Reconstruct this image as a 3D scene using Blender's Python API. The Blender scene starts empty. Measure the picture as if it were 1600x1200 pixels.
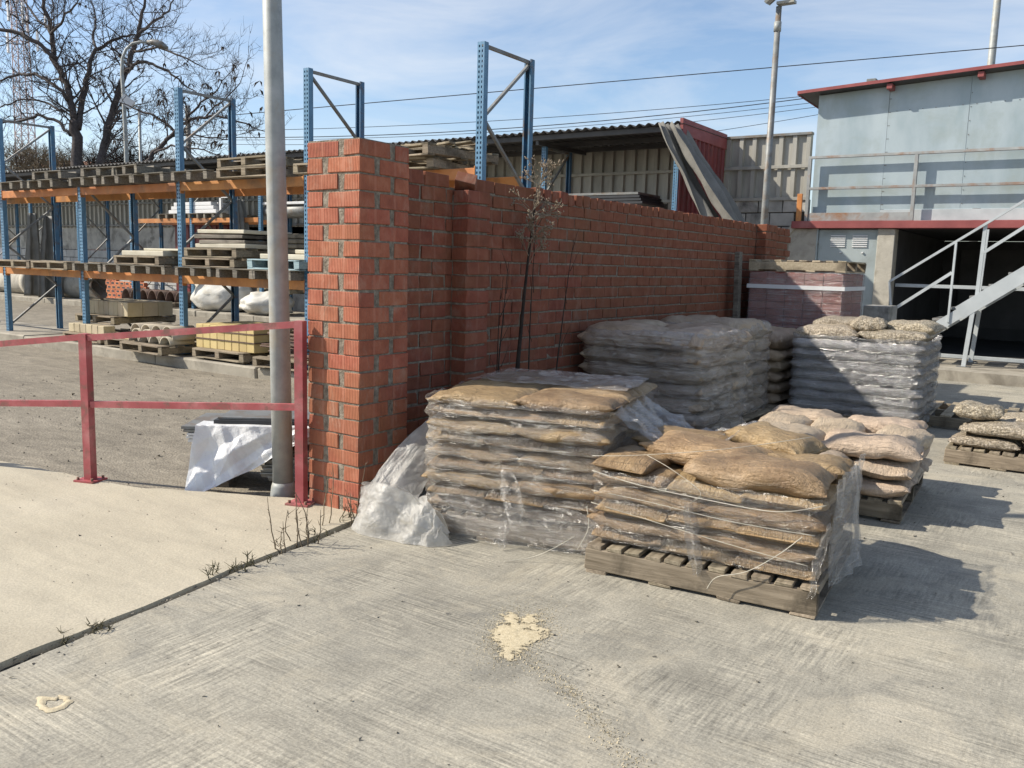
import bpy, math, random
from mathutils import Vector, Matrix, noise, Euler
random.seed(7)
R = math.radians
scene = bpy.context.scene
COL = scene.collection

# ------------------------------------------------------------------ camera
PITCH, ROLL, YAW, EYE = R(7.85), R(1.55), R(34.1), 1.5
fw0 = Vector((-math.sin(YAW), math.cos(YAW), 0)); rt0 = Vector((math.cos(YAW), math.sin(YAW), 0)); zz = Vector((0, 0, 1))
fwd = fw0*math.cos(PITCH) - zz*math.sin(PITCH); upv = zz*math.cos(PITCH) + fw0*math.sin(PITCH)
rgt = rt0*math.cos(ROLL) + upv*math.sin(ROLL); up2 = upv*math.cos(ROLL) - rt0*math.sin(ROLL)
cd = bpy.data.cameras.new('camera'); cam = bpy.data.objects.new('camera', cd); COL.objects.link(cam)
cam.matrix_world = Matrix(((rgt.x, up2.x, -fwd.x, 0), (rgt.y, up2.y, -fwd.y, 0), (rgt.z, up2.z, -fwd.z, EYE), (0, 0, 0, 1)))
cd.sensor_width = 36; cd.lens = 30.375; cd.clip_start = .05; cd.clip_end = 2000
scene.camera = cam

# ------------------------------------------------------------------ light, sky, exposure
SUN_EL, SUN_DIR = R(38.5), R(32)          # shadows fall towards +X, turned SUN_DIR towards +Y
trav = Vector((math.cos(SUN_DIR)*math.cos(SUN_EL), math.sin(SUN_DIR)*math.cos(SUN_EL), -math.sin(SUN_EL)))
sd = bpy.data.lights.new('sun', 'SUN'); sd.energy = 4.5; sd.angle = R(.55); sd.color = (1, .925, .80)
sun = bpy.data.objects.new('sun', sd); COL.objects.link(sun)
sun.rotation_euler = trav.to_track_quat('-Z', 'Y').to_euler(); sun.location = (-20, -12, 20)
w = bpy.data.worlds.new('World'); scene.world = w; w.use_nodes = True
nt = w.node_tree; nt.nodes.clear()
wo = nt.nodes.new('ShaderNodeOutputWorld'); bg = nt.nodes.new('ShaderNodeBackground')
sky = nt.nodes.new('ShaderNodeTexSky'); sky.sky_type = 'NISHITA'; sky.sun_disc = False
sky.sun_elevation = SUN_EL; sky.sun_rotation = math.atan2(-trav.x, -trav.y) % (2*math.pi)
sky.air_density = 1.0; sky.dust_density = 1.3; sky.ozone_density = 1.6; sky.altitude = 600
tc = nt.nodes.new('ShaderNodeTexCoord'); mp = nt.nodes.new('ShaderNodeMapping'); mp.inputs['Scale'].default_value = (1.3, 2.6, 7.5); mp.inputs['Rotation'].default_value = (.12, .1, .6)
nz = nt.nodes.new('ShaderNodeTexNoise'); nz.inputs['Scale'].default_value = 1.7; nz.inputs['Detail'].default_value = 9; nz.inputs['Roughness'].default_value = .58; nz.inputs['Distortion'].default_value = .7
rp = nt.nodes.new('ShaderNodeValToRGB'); rp.color_ramp.elements[0].position = .40; rp.color_ramp.elements[0].color = (0, 0, 0, 1); rp.color_ramp.elements[1].position = .80; rp.color_ramp.elements[1].color = (.6, .6, .6, 1)
mx = nt.nodes.new('ShaderNodeMix'); mx.data_type = 'RGBA'; mx.inputs[7].default_value = (5.7, 5.75, 5.8, 1)
L = nt.links.new
L(tc.outputs['Generated'], mp.inputs['Vector']); L(mp.outputs[0], nz.inputs['Vector']); L(nz.outputs['Fac'], rp.inputs[0])
L(rp.outputs[0], mx.inputs[0]); L(sky.outputs[0], mx.inputs[6]); L(mx.outputs[2], bg.inputs[0]); L(bg.outputs[0], wo.inputs[0])
bg.inputs[1].default_value = .12
vs = scene.view_settings; vs.view_transform = 'Standard'; vs.look = 'None'; vs.gamma = 1; vs.use_curve_mapping = False; vs.exposure = .55
scene.cycles.max_bounces = 6; scene.cycles.transparent_max_bounces = 10; scene.cycles.diffuse_bounces = 3; scene.cycles.glossy_bounces = 2
scene.cycles.use_denoising = True

# ------------------------------------------------------------------ helpers
def tag(o, label=None, cat=None, group=None, kind=None):
    if label: o['label'] = label
    if cat: o['category'] = cat
    if group: o['group'] = group
    if kind: o['kind'] = kind
    return o
def thing(name, label, cat, loc=(0, 0, 0), rz=0, group=None):
    o = bpy.data.objects.new(name, None); COL.objects.link(o); o.empty_display_size = .1
    o.location = loc; o.rotation_euler = (0, 0, rz)
    return tag(o, label, cat, group)
def link(name, me, parent=None, loc=(0, 0, 0), rot=(0, 0, 0), sc=None):
    o = bpy.data.objects.new(name, me); COL.objects.link(o); o.location = loc; o.rotation_euler = rot
    if sc: o.scale = sc
    if parent: o.parent = parent
    return o
class MB:
    def __init__(s): s.v = []; s.f = []; s.sm = []
    def add(s, vs, fs, smooth=False):
        k = len(s.v); s.v += [tuple(p) for p in vs]; s.f += [tuple(i+k for i in f) for f in fs]; s.sm += [smooth]*len(fs); return s
    def box(s, x0, x1, y0, y1, z0, z1, j=0, M=None):
        r = lambda: random.uniform(-j, j) if j else 0
        p = [Vector((x+r(), y+r(), z+r())) for z in (z0, z1) for y in (y0, y1) for x in (x0, x1)]
        if M: p = [M @ q for q in p]
        return s.add(p, [(0, 2, 3, 1), (4, 5, 7, 6), (0, 1, 5, 4), (2, 6, 7, 3), (0, 4, 6, 2), (1, 3, 7, 5)])
    def bbox(s, x0, x1, y0, y1, z0, z1, b=.004, j=0):           # box with chamfered edges
        c = Vector(((x0+x1)/2, (y0+y1)/2, (z0+z1)/2)); h = Vector((x1-x0, y1-y0, z1-z0))/2
        b = min(b, h.x*.45, h.y*.45, h.z*.45)
        vs = []; idx = {}
        for sx in (-1, 1):
            for sy in (-1, 1):
                for sz in (-1, 1):
                    q = Vector((random.uniform(-j, j), random.uniform(-j, j), random.uniform(-j, j))) if j else Vector()
                    for a in range(3):
                        d = [h.x-b, h.y-b, h.z-b]; d[a] += b
                        idx[(sx, sy, sz, a)] = len(vs); vs.append(c + q + Vector((sx*d[0], sy*d[1], sz*d[2])))
        fs = []
        for sgn in (-1, 1):
            for a in range(3):
                o = [(-1, -1), (1, -1), (1, 1), (-1, 1)]; f = []
                for (p, q) in o:
                    t = [0, 0, 0]; t[a] = sgn; t[(a+1) % 3] = p; t[(a+2) % 3] = q; f.append(idx[(t[0], t[1], t[2], a)])
                fs.append(f if sgn > 0 else f[::-1])
        for a in range(3):
            b1, b2 = (a+1) % 3, (a+2) % 3
            for p in (-1, 1):
                for q in (-1, 1):
                    f = []
                    for (e, ax) in ((-1, b1), (1, b1), (1, b2), (-1, b2)):
                        t = [0, 0, 0]; t[a] = e; t[b1] = p; t[b2] = q; f.append(idx[(t[0], t[1], t[2], ax)])
                    fs.append(f if p*q < 0 else f[::-1])
        for sx in (-1, 1):
            for sy in (-1, 1):
                for sz in (-1, 1):
                    f = [idx[(sx, sy, sz, a)] for a in range(3)]; fs.append(f if sx*sy*sz > 0 else f[::-1])
        return s.add(vs, fs)
    def tube(s, pts, r, n=6, cap=True, smooth=True):
        pts = [Vector(p) for p in pts]; m = len(pts); rr = r if isinstance(r, (list, tuple)) else [r]*m
        vs = []; ref = None
        for i, p in enumerate(pts):
            t = (pts[min(i+1, m-1)] - pts[max(i-1, 0)])
            t = t.normalized() if t.length > 1e-9 else Vector((0, 0, 1))
            if ref is None: ref = t.orthogonal().normalized()
            ref = (ref - t*ref.dot(t)); ref = ref.normalized() if ref.length > 1e-6 else t.orthogonal().normalized()
            bn = t.cross(ref)
            for k in range(n):
                a = 2*math.pi*k/n; vs.append(p + (ref*math.cos(a) + bn*math.sin(a))*rr[i])
        fs = [(i*n+k, i*n+(k+1) % n, (i+1)*n+(k+1) % n, (i+1)*n+k) for i in range(m-1) for k in range(n)]
        s.add(vs, fs, smooth)
        if cap:
            k0 = len(s.v) - len(vs); s.f += [tuple(k0+k for k in range(n))[::-1], tuple(k0+(m-1)*n+k for k in range(n))]; s.sm += [False, False]
        return s
    def bar(s, a, b, w, h, up=(0, 0, 1)):                        # rectangular bar from a to b
        a, b = Vector(a), Vector(b); t = (b-a).normalized(); u = Vector(up); sd = t.cross(u)
        sd = sd.normalized() if sd.length > 1e-5 else Vector((1, 0, 0)); u = sd.cross(t).normalized()
        vs = [p + sd*x*w/2 + u*y*h/2 for p in (a, b) for (x, y) in ((-1, -1), (1, -1), (1, 1), (-1, 1))]
        return s.add(vs, [(0, 1, 2, 3), (7, 6, 5, 4), (0, 4, 5, 1), (1, 5, 6, 2), (2, 6, 7, 3), (3, 7, 4, 0)])
    def grid(s, fn, nu, nv, wrap=False, smooth=True):
        vs = [fn(i/nu, k/nv) for k in range(nv+1) for i in range(nu if wrap else nu+1)]; W = nu if wrap else nu+1
        fs = [(k*W+i, k*W+(i+1) % W, (k+1)*W+(i+1) % W, (k+1)*W+i) for k in range(nv) for i in range(nu)]
        return s.add(vs, fs, smooth)
    def prism(s, poly, x0, x1, axis='x'):                        # polygon in the other two axes
        n = len(poly)
        P = (lambda a, p: (a, p[0], p[1])) if axis == 'x' else ((lambda a, p: (p[0], a, p[1])) if axis == 'y' else (lambda a, p: (p[0], p[1], a)))
        vs = [P(x0, p) for p in poly] + [P(x1, p) for p in poly]
        return s.add(vs, [tuple(range(n))[::-1], tuple(range(n, 2*n))] + [(i, (i+1) % n, n+(i+1) % n, n+i) for i in range(n)])
    def mesh(s, name, m, off=None):
        me = bpy.data.meshes.new(name)
        vv = s.v if off is None else [(p[0]-off[0], p[1]-off[1], p[2]-off[2]) for p in s.v]
        me.from_pydata(vv, [], s.f); me.polygons.foreach_set('use_smooth', s.sm)
        me.materials.append(m); me.update(); return me
    def build(s, name, m, parent=None, off=None, thick=None):
        if parent is not None and off is None: off = tuple(parent.location) if parent.parent is None else (0, 0, 0)
        o = link(name, s.mesh(name, m, off), parent)
        if thick:
            md = o.modifiers.new('thickness', 'SOLIDIFY'); md.thickness = thick; md.offset = 0
        return o
def fix(o):
    import bmesh
    bm = bmesh.new(); bm.from_mesh(o.data); bmesh.ops.recalc_face_normals(bm, faces=bm.faces); bm.to_mesh(o.data); bm.free(); return o
def nz3(x, y, z): return noise.noise(Vector((x, y, z)))
def fbm(x, y, z, o=4): return noise.fractal(Vector((x, y, z)), 1.0, 2.0, o)
ORD = ['first', 'second', 'third', 'fourth', 'fifth', 'sixth', 'seventh', 'eighth', 'ninth', 'tenth', 'eleventh', 'twelfth']

# ------------------------------------------------------------------ materials
class NT:
    def __init__(s, name):
        s.m = bpy.data.materials.new(name); s.m.use_nodes = True; s.t = s.m.node_tree; s.t.nodes.clear()
        s.out = s.n('ShaderNodeOutputMaterial')
    def n(s, typ, **kw):
        o = s.t.nodes.new(typ)
        for k, v in kw.items(): setattr(o, k, v)
        return o
    def l(s, a, b): s.t.links.new(a, b)
    def vec(s, coord, scale=(1, 1, 1), rot=(0, 0, 0)):
        if coord == 'pos': g = s.n('ShaderNodeNewGeometry').outputs['Position']
        else: g = s.n('ShaderNodeTexCoord').outputs['Object']
        m = s.n('ShaderNodeMapping'); m.inputs['Scale'].default_value = scale; m.inputs['Rotation'].default_value = rot; s.l(g, m.inputs[0]); return m.outputs[0]
    def noise(s, v, scale, detail=5, rough=.55, dist=0):
        o = s.n('ShaderNodeTexNoise'); o.inputs['Scale'].default_value = scale; o.inputs['Detail'].default_value = detail; o.inputs['Roughness'].default_value = rough; o.inputs['Distortion'].default_value = dist
        s.l(v, o.inputs['Vector']); return o.outputs['Fac']
    def ramp(s, f, stops):
        o = s.n('ShaderNodeValToRGB'); e = o.color_ramp.elements
        while len(e) < len(stops): e.new(.5)
        for el, (p, c) in zip(e, stops): el.position = p; el.color = (*c, 1) if len(c) == 3 else c
        s.l(f, o.inputs[0]); return o.outputs[0]
    def mix(s, f, a, b, blend='MIX'):
        o = s.n('ShaderNodeMix', data_type='RGBA', blend_type=blend)
        for sock, val in ((0, f), (6, a), (7, b)):
            if isinstance(val, (int, float)): o.inputs[sock].default_value = val
            elif isinstance(val, tuple): o.inputs[sock].default_value = (*val, 1) if len(val) == 3 else val
            else: s.l(val, o.inputs[sock])
        return o.outputs[2]
    def math(s, op, a, b=0.0, c=None):
        o = s.n('ShaderNodeMath', operation=op)
        for i, val in enumerate((a, b) if c is None else (a, b, c)):
            if isinstance(val, (int, float)): o.inputs[i].default_value = val
            else: s.l(val, o.inputs[i])
        return o.outputs[0]
    def bump(s, h, strength=.5, dist=.01, normal=None):
        o = s.n('ShaderNodeBump'); o.inputs['Strength'].default_value = strength; o.inputs['Distance'].default_value = dist; s.l(h, o.inputs['Height'])
        if normal is not None: s.l(normal, o.inputs['Normal'])
        return o.outputs[0]
    def vary(s, col, amt, sat=1.0):                              # one shade per object
        if not amt: return col
        oi = s.n('ShaderNodeObjectInfo'); h = s.n('ShaderNodeHueSaturation'); mr = s.n('ShaderNodeMapRange')
        mr.inputs[3].default_value = 1-amt; mr.inputs[4].default_value = 1+amt; s.l(oi.outputs['Random'], mr.inputs[0]); s.l(mr.outputs[0], h.inputs['Value']); s.l(col, h.inputs['Color'])
        m2 = s.n('ShaderNodeMapRange'); m2.inputs[3].default_value = .5-amt*.05; m2.inputs[4].default_value = .5+amt*.05
        s.l(s.math('FRACT', s.math('MULTIPLY', oi.outputs['Random'], 37.7)), m2.inputs[0]); s.l(m2.outputs[0], h.inputs['Hue'])
        return h.outputs[0]
    def bsdf(s, col, rough=.7, metal=0, spec=.5, normal=None, trans=0, sss=0):
        b = s.n('ShaderNodeBsdfPrincipled')
        if isinstance(col, tuple): b.inputs['Base Color'].default_value = (*col, 1)
        else: s.l(col, b.inputs['Base Color'])
        if isinstance(rough, (int, float)): b.inputs['Roughness'].default_value = rough
        else: s.l(rough, b.inputs['Roughness'])
        b.inputs['Metallic'].default_value = metal; b.inputs['Specular IOR Level'].default_value = spec
        if normal is not None: s.l(normal, b.inputs['Normal'])
        return b
    def done(s, sh): s.l(sh.outputs[0] if hasattr(sh, 'outputs') else sh, s.out.inputs[0]); return s.m
def pm(name, stops, scale=5, rough=.75, bump=.3, bscale=None, bdist=.004, metal=0, spec=.4, coord='obj', rnd=.1, stretch=(1, 1, 1), detail=6, dirt=None, dscale=3):
    t = NT(name); v = t.vec(coord, stretch)
    f = t.noise(v, scale, detail, .6)
    c = t.ramp(f, stops)
    if dirt:
        d = t.ramp(t.noise(t.vec(coord), dscale, 7, .65, .4), [(.5, (0, 0, 0)), (.68, (1, 1, 1))])
        c = t.mix(d, c, dirt)
    c = t.vary(c, rnd)
    nrm = None
    if bump: nrm = t.bump(t.noise(v, bscale or scale*6, 5, .65), bump, bdist)
    return t.done(t.bsdf(c, rough, metal, spec, nrm))
# ---- ground materials
def mat_slab():
    t = NT('brushed concrete'); p = t.vec('pos')
    big = t.noise(p, .55, 5, .6, .3); mid = t.noise(p, 3.2, 6, .65, .5); fine = t.noise(p, 70, 4, .7)
    br1 = t.noise(t.vec('pos', (2.0, 62, 1), (0, 0, R(9))), 1.3, 3, .6, .15)
    br2 = t.noise(t.vec('pos', (52, 4.5, 1), (0, 0, R(14))), 1.2, 3, .6, .15)
    where = t.ramp(t.noise(p, .9, 2, .4, .6), [(.47, (0, 0, 0)), (.62, (1, 1, 1))])
    br = t.math('ADD', t.math('MULTIPLY', br1, .55), t.math('MULTIPLY', br2, .45))
    br = t.mix(.5, br, t.mix(where, br1, br2))
    c = t.ramp(big, [(.36, (.20, .188, .157)), (.5, (.295, .276, .228)), (.64, (.395, .362, .29))])
    c = t.mix(.55, c, t.ramp(mid, [(.34, (.205, .192, .160)), (.52, (.31, .29, .24)), (.70, (.42, .385, .31))]))
    brm = t.ramp(t.noise(t.vec('pos', (1, 1, 1)), 2.3, 4, .6, .8), [(.40, (.12, .12, .12)), (.64, (.66, .66, .66))])
    c = t.mix(brm, c, t.ramp(br, [(.38, (.20, .20, .20)), (.5, (.5, .5, .5)), (.62, (.80, .79, .76))]), 'OVERLAY')
    c = t.mix(.40, c, t.ramp(fine, [(.3, (.25, .25, .25)), (.7, (.75, .75, .75))]), 'OVERLAY')
    dust = t.ramp(t.noise(t.vec('pos', (1, 1, 1)), 1.4, 10, .78, .9), [(.50, (0, 0, 0)), (.68, (.7, .7, .7))])
    c = t.mix(dust, c, (.43, .385, .295))
    stain = t.ramp(t.noise(t.vec('pos', (1, 1.4, 1)), 2.1, 7, .6, 2.0), [(.56, (0, 0, 0)), (.72, (.6, .6, .6))])
    c = t.mix(stain, c, (.175, .168, .148))
    spk = t.noise(p, 115, 3, .65)
    c = t.mix(.32, c, t.ramp(spk, [(.32, (.22, .22, .22)), (.5, (.5, .5, .5)), (.68, (.80, .79, .77))]), 'OVERLAY')
    h = t.math('ADD', t.math('MULTIPLY', br, 1.0), t.math('MULTIPLY', fine, .6))
    n = t.bump(h, .5, .006); n = t.bump(mid, .3, .02, n)
    return t.done(t.bsdf(c, .86, 0, .3, n))
def mat_apron():
    t = NT('dusty beige concrete'); p = t.vec('pos')
    c = t.ramp(t.noise(p, .8, 6, .6, .5), [(.3, (.365, .32, .235)), (.55, (.435, .387, .29)), (.75, (.485, .435, .34))])
    c = t.mix(.45, c, t.ramp(t.noise(t.vec('pos', (1, 5, 1), (0, 0, R(-12))), 1.5, 7, .65, .6), [(.3, (.32, .292, .238)), (.7, (.51, .46, .36))]))
    f = t.noise(p, 90, 4, .7)
    c = t.mix(.4, c, t.ramp(f, [(.3, (.28, .28, .28)), (.7, (.72, .72, .72))]), 'OVERLAY')
    n = t.bump(f, .5, .004); n = t.bump(t.noise(p, 6, 5, .6), .35, .02, n)
    return t.done(t.bsdf(c, .9, 0, .25, n))
def mat_asphalt():
    t = NT('worn dusty asphalt'); p = t.vec('pos')
    c = t.ramp(t.noise(p, .5, 6, .65, .6), [(.3, (.185, .16, .122)), (.5, (.265, .232, .18)), (.72, (.35, .31, .245))])
    c = t.mix(.5, c, t.ramp(t.noise(t.vec('pos', (1, 3, 1)), 1.6, 8, .72, 1.5), [(.35, (.105, .093, .076)), (.55, (.25, .222, .175)), (.75, (.43, .385, .305))]))
    v = t.n('ShaderNodeTexVoronoi'); v.inputs['Scale'].default_value = 60; t.l(p, v.inputs['Vector'])
    c = t.mix(.55, c, t.ramp(v.outputs['Distance'], [(.05, (.75, .75, .75)), (.6, (.3, .3, .3))]), 'OVERLAY')
    n = t.bump(v.outputs['Distance'], .6, .006); n = t.bump(t.noise(p, 5, 6, .7), .5, .02, n)
    return t.done(t.bsdf(c, .9, 0, .3, n))
def mat_brick(name='clay brick', val=1.0):
    t = NT(name); p = t.vec('pos'); o = t.n('ShaderNodeTexCoord').outputs['Object']
    sx = t.n('ShaderNodeSeparateXYZ'); t.l(o, sx.inputs[0])
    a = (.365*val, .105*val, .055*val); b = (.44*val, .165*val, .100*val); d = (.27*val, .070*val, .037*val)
    c = t.ramp(t.noise(p, 9, 6, .65), [(.28, d), (.5, a), (.72, b)])
    c = t.vary(c, .11)
    # brown wash and pale efflorescence
    c = t.mix(t.ramp(t.noise(p, 1.1, 6, .65, .8), [(.48, (0, 0, 0)), (.7, (.75, .75, .75))]), c, (.30*val, .125*val, .055*val))
    c = t.mix(t.ramp(t.noise(t.vec('pos', (2, 2, 1)), 3.4, 8, .75, .6), [(.54, (0, 0, 0)), (.74, (.6, .6, .6))]), c, (.46*val, .32*val, .24*val))
    k = 2*math.pi/.0125
    gx = t.math('SINE', t.math('MULTIPLY', sx.outputs[0], k)); gy = t.math('SINE', t.math('MULTIPLY', sx.outputs[1], k))
    mid = t.math('GREATER_THAN', t.math('ABSOLUTE', sx.outputs[0]), .009)
    g = t.math('MULTIPLY', t.math('ADD', gx, gy), mid)
    c = t.mix(t.math('MULTIPLY', t.math('SUBTRACT', 1.0, mid), .35), c, (.47*val, .20*val, .13*val))
    c = t.mix(.10, c, (.20*val, .17*val, .15*val))
    n = t.bump(g, .5, .0022); n = t.bump(t.noise(p, 120, 4, .7), .35, .003, n)
    return t.done(t.bsdf(c, .82, 0, .3, n))
def mat_sack(name, a, b, d, rough=.42, pebble=0):
    t = NT(name); o = t.vec('obj'); p = t.vec('pos')
    c = t.ramp(t.noise(p, 5, 6, .65, .4), [(.3, d), (.52, a), (.75, b)])
    c = t.mix(.4, c, t.ramp(t.noise(p, 130, 3, .7), [(.3, (.3, .3, .3)), (.7, (.7, .7, .7))]), 'OVERLAY')
    n = None
    if pebble:
        v = t.n('ShaderNodeTexVoronoi'); v.inputs['Scale'].default_value = pebble; t.l(p, v.inputs['Vector'])
        sv = t.n('ShaderNodeSeparateColor'); t.l(v.outputs['Color'], sv.inputs[0])
        c = t.mix(.75, c, t.ramp(sv.outputs[0], [(0, d), (.4, a), (.8, b), (1, (.62, .54, .44))]))
        c = t.mix(t.ramp(v.outputs['Distance'], [(.35, (0, 0, 0)), (.75, (.8, .8, .8))]), c, tuple(x*.5 for x in d))
        n = t.bump(v.outputs['Distance'], -.7, .010)
    c = t.vary(c, .13)
    wr = t.noise(t.vec('obj', (3, 14, 6), (0, 0, .5)), 3.0, 5, .6, 1.4)
    n = t.bump(wr, 1.0, .024, n); n = t.bump(t.noise(t.vec('obj', (9, 30, 14), (0, 0, .3)), 3.0, 5, .65, 1.8), .6, .008, n); n = t.bump(t.noise(t.vec('obj', (16, 3, 8)), 2.2, 5, .6, 1.0), .45, .014, n)
    return t.done(t.bsdf(c, t.mix(.5, (rough,)*3, t.noise(p, 9, 4, .6)), 0, .55, n))
def mat_film(name, lo, hi, scale, tint=(.80, .77, .72), rot=(0, 0, 0), rough=.2, cov=.5, gloss=.10):
    t = NT(name)
    s1 = t.noise(t.vec('pos', scale, rot), 1.0, 9, .72, .6); s3 = t.noise(t.vec('pos', tuple(x*2.3 for x in scale), (rot[0]*-.6, rot[1]-.25, .3)), 1.0, 6, .7, 1.2); s2 = t.noise(t.vec('pos'), 3.1, 5, .65, 1.0)
    f = t.math('ADD', t.math('MULTIPLY', s1, .5), t.math('ADD', t.math('MULTIPLY', s3, .2), t.math('MULTIPLY', s2, .3)))
    al = t.ramp(f, [(cov-.05, (lo,)*3), (cov+.02, (lo+(hi-lo)*.3,)*3), (cov+.07, (hi,)*3)])  # pale, more opaque streaks paint the wrinkle highlights into the film
    n = t.bump(s1, .9, .025); n = t.bump(s3, .7, .012, n)
    b = t.bsdf(tint, rough, 0, .9, n)
    tr = t.n('ShaderNodeBsdfTranslucent'); tr.inputs[0].default_value = (*tint, 1)
    m0 = t.n('ShaderNodeMixShader'); m0.inputs[0].default_value = .2; t.l(b.outputs[0], m0.inputs[1]); t.l(tr.outputs[0], m0.inputs[2])
    m = t.n('ShaderNodeMixShader'); tp = t.n('ShaderNodeBsdfTransparent')
    t.l(al, m.inputs[0]); t.l(tp.outputs[0], m.inputs[1]); t.l(m0.outputs[0], m.inputs[2])
    # the clear parts still mirror the sky and the sun
    g = t.n('ShaderNodeBsdfGlossy'); g.inputs['Roughness'].default_value = .2; t.l(n, g.inputs['Normal'])
    lw = t.n('ShaderNodeLayerWeight'); lw.inputs[0].default_value = .35; m2 = t.n('ShaderNodeMixShader')
    t.l(t.math('MULTIPLY_ADD', lw.outputs['Fresnel'], .22, gloss), m2.inputs[0]); t.l(m.outputs[0], m2.inputs[1]); t.l(g.outputs[0], m2.inputs[2])
    return t.done(m2)
def mat_holes(name, face, col, c2, rust=(.20, .12, .07)):         # painted steel upright punched with two rows of slots
    t = NT(name); o = t.n('ShaderNodeTexCoord').outputs['Object']; s = t.n('ShaderNodeSeparateXYZ'); t.l(o, s.inputs[0])
    zf = t.math('ABSOLUTE', t.math('SUBTRACT', t.math('FRACT', t.math('MULTIPLY', s.outputs[2], 1/.052)), .5))
    xa = t.math('ABSOLUTE', t.math('SUBTRACT', t.math('ABSOLUTE', s.outputs[0]), .021))
    ya = t.math('ABSOLUTE', t.math('SUBTRACT', t.math('ABSOLUTE', s.outputs[1]), .022))
    nrm = t.n('ShaderNodeNewGeometry').outputs['Normal']; sn = t.n('ShaderNodeSeparateXYZ'); t.l(nrm, sn.inputs[0])
    fy = t.math('GREATER_THAN', t.math('ABSOLUTE', sn.outputs[1]), .7)
    hit = t.math('MULTIPLY', t.math('LESS_THAN', zf, .25), t.math('MULTIPLY', fy, t.math('LESS_THAN', xa, .0095)))
    c = t.ramp(t.noise(t.vec('obj', (4, 4, 1)), 6, 6, .65), [(.3, c2), (.6, col), (.8, tuple(min(1, x*1.25+.02) for x in col))])
    c = t.mix(t.ramp(t.noise(t.vec('pos', (6, 6, 2)), 2.4, 8, .7), [(.64, (0, 0, 0)), (.72, (.8, .8, .8))]), c, rust)
    b = t.bsdf(c, .42, .0, .5, t.bump(t.noise(t.vec('obj'), 40, 4, .6), .15, .002)); tp = t.n('ShaderNodeBsdfTransparent'); m = t.n('ShaderNodeMixShader')
    t.l(hit, m.inputs[0]); t.l(b.outputs[0], m.inputs[1]); t.l(tp.outputs[0], m.inputs[2]); return t.done(m)

M = {}
M['slab'] = mat_slab(); M['apron'] = mat_apron(); M['asphalt'] = mat_asphalt()
M['kerb'] = pm('kerb concrete', [(.3, (.24, .215, .175)), (.55, (.33, .30, .245)), (.8, (.42, .38, .31))], 4, .9, .5, 50, .006, coord='pos', rnd=0, dirt=(.17, .15, .12), dscale=2.2)
M['soil'] = pm('dark soil', [(.3, (.03, .027, .022)), (.7, (.09, .08, .065))], 20, .95, .8, 60, .01, coord='pos', rnd=0)
M['brick'] = mat_brick(); M['oldbrick'] = mat_brick('old wall brick', .66)  # wall copy is darker: brown dirt plus the wall's shade put into the colour
M['mortar'] = pm('coarse mortar', [(.3, (.13, .108, .082)), (.5, (.225, .19, .148)), (.75, (.37, .325, .262))], 30, .95, 1.0, 70, .012, coord='pos', rnd=0)
M['galv'] = pm('galvanised steel', [(.3, (.23, .245, .24)), (.5, (.30, .315, .305)), (.75, (.38, .39, .38))], 9, .55, .15, 60, .002, metal=.08, spec=.5, coord='pos', rnd=.05, dirt=(.30, .28, .23), dscale=4)
M['galvd'] = pm('dull grey steel', [(.3, (.15, .155, .15)), (.7, (.25, .255, .25))], 7, .55, .12, 60, .002, metal=.25, coord='obj', rnd=.1, dirt=(.17, .12, .08), dscale=5)
M['redpaint'] = pm('faded red paint', [(.28, (.29, .055, .06)), (.5, (.385, .095, .10)), (.75, (.50, .21, .20))], 5, .5, .2, 80, .002, coord='pos', rnd=0, dirt=(.20, .10, .08), dscale=11)
M['blueh'] = mat_holes('punched blue upright', 1, (.105, .235, .37), (.065, .15, .25))
M['blue'] = pm('blue rack paint', [(.3, (.05, .125, .22)), (.7, (.08, .19, .32))], 6, .45, .1, 60, .002, coord='obj', rnd=.1, dirt=(.12, .09, .07), dscale=7)
M['orange'] = pm('orange beam paint', [(.3, (.36, .125, .035)), (.55, (.52, .215, .065)), (.8, (.60, .30, .12))], 2.5, .6, .15, 50, .002, coord='pos', rnd=.12, dirt=(.22, .115, .06), dscale=1.6)
wood = lambda n, a, b, c, st=(1.5, 22, 22): pm(n, [(.3, a), (.52, b), (.78, c)], 2.2, .85, .6, 4, .006, coord='obj', rnd=.16, stretch=st, dirt=tuple(x*.55 for x in a), dscale=3)
M['wood'] = wood('weathered pallet wood', (.155, .125, .085), (.25, .205, .145), (.37, .31, .225))
M['woody'] = wood('weathered pallet wood crosswise', (.155, .125, .085), (.25, .205, .145), (.37, .31, .225), (22, 1.5, 22))
M['woodd'] = wood('grey old pallet wood', (.10, .088, .07), (.18, .16, .13), (.29, .26, .21))
M['woodl'] = wood('pale pallet wood', (.27, .22, .15), (.38, .32, .225), (.47, .40, .29), (22, 1.5, 22))
M['woodb'] = wood('pale blue pallet wood', (.20, .30, .34), (.30, .40, .43), (.40, .48, .49))
M['sackbrown'] = mat_sack('brown sand sack', (.335, .225, .115), (.45, .325, .19), (.215, .135, .065), .36)
M['sackbeige'] = mat_sack('beige sack', (.48, .375, .27), (.55, .44, .33), (.37, .285, .20), .50)
M['sackgrey'] = mat_sack('grey brown sack', (.45, .345, .24), (.57, .46, .335), (.31, .23, .15), .40)
M['sackpeb'] = mat_sack('pebble sack', (.46, .385, .275), (.58, .50, .38), (.30, .24, .165), .45, 75)
M['sackdark'] = mat_sack('wrapped grey sack', (.23, .215, .20), (.36, .34, .32), (.12, .11, .10), .36)
M['film'] = mat_film('clear stretch film', .02, .35, (3, 3, 90), (.80, .74, .64), cov=.54, gloss=.10)
M['filmd'] = mat_film('loose stretch film', .03, .62, (4, 4, 75), (.84, .78, .68), (.22, .16, 0), cov=.522, gloss=.09)
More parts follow.
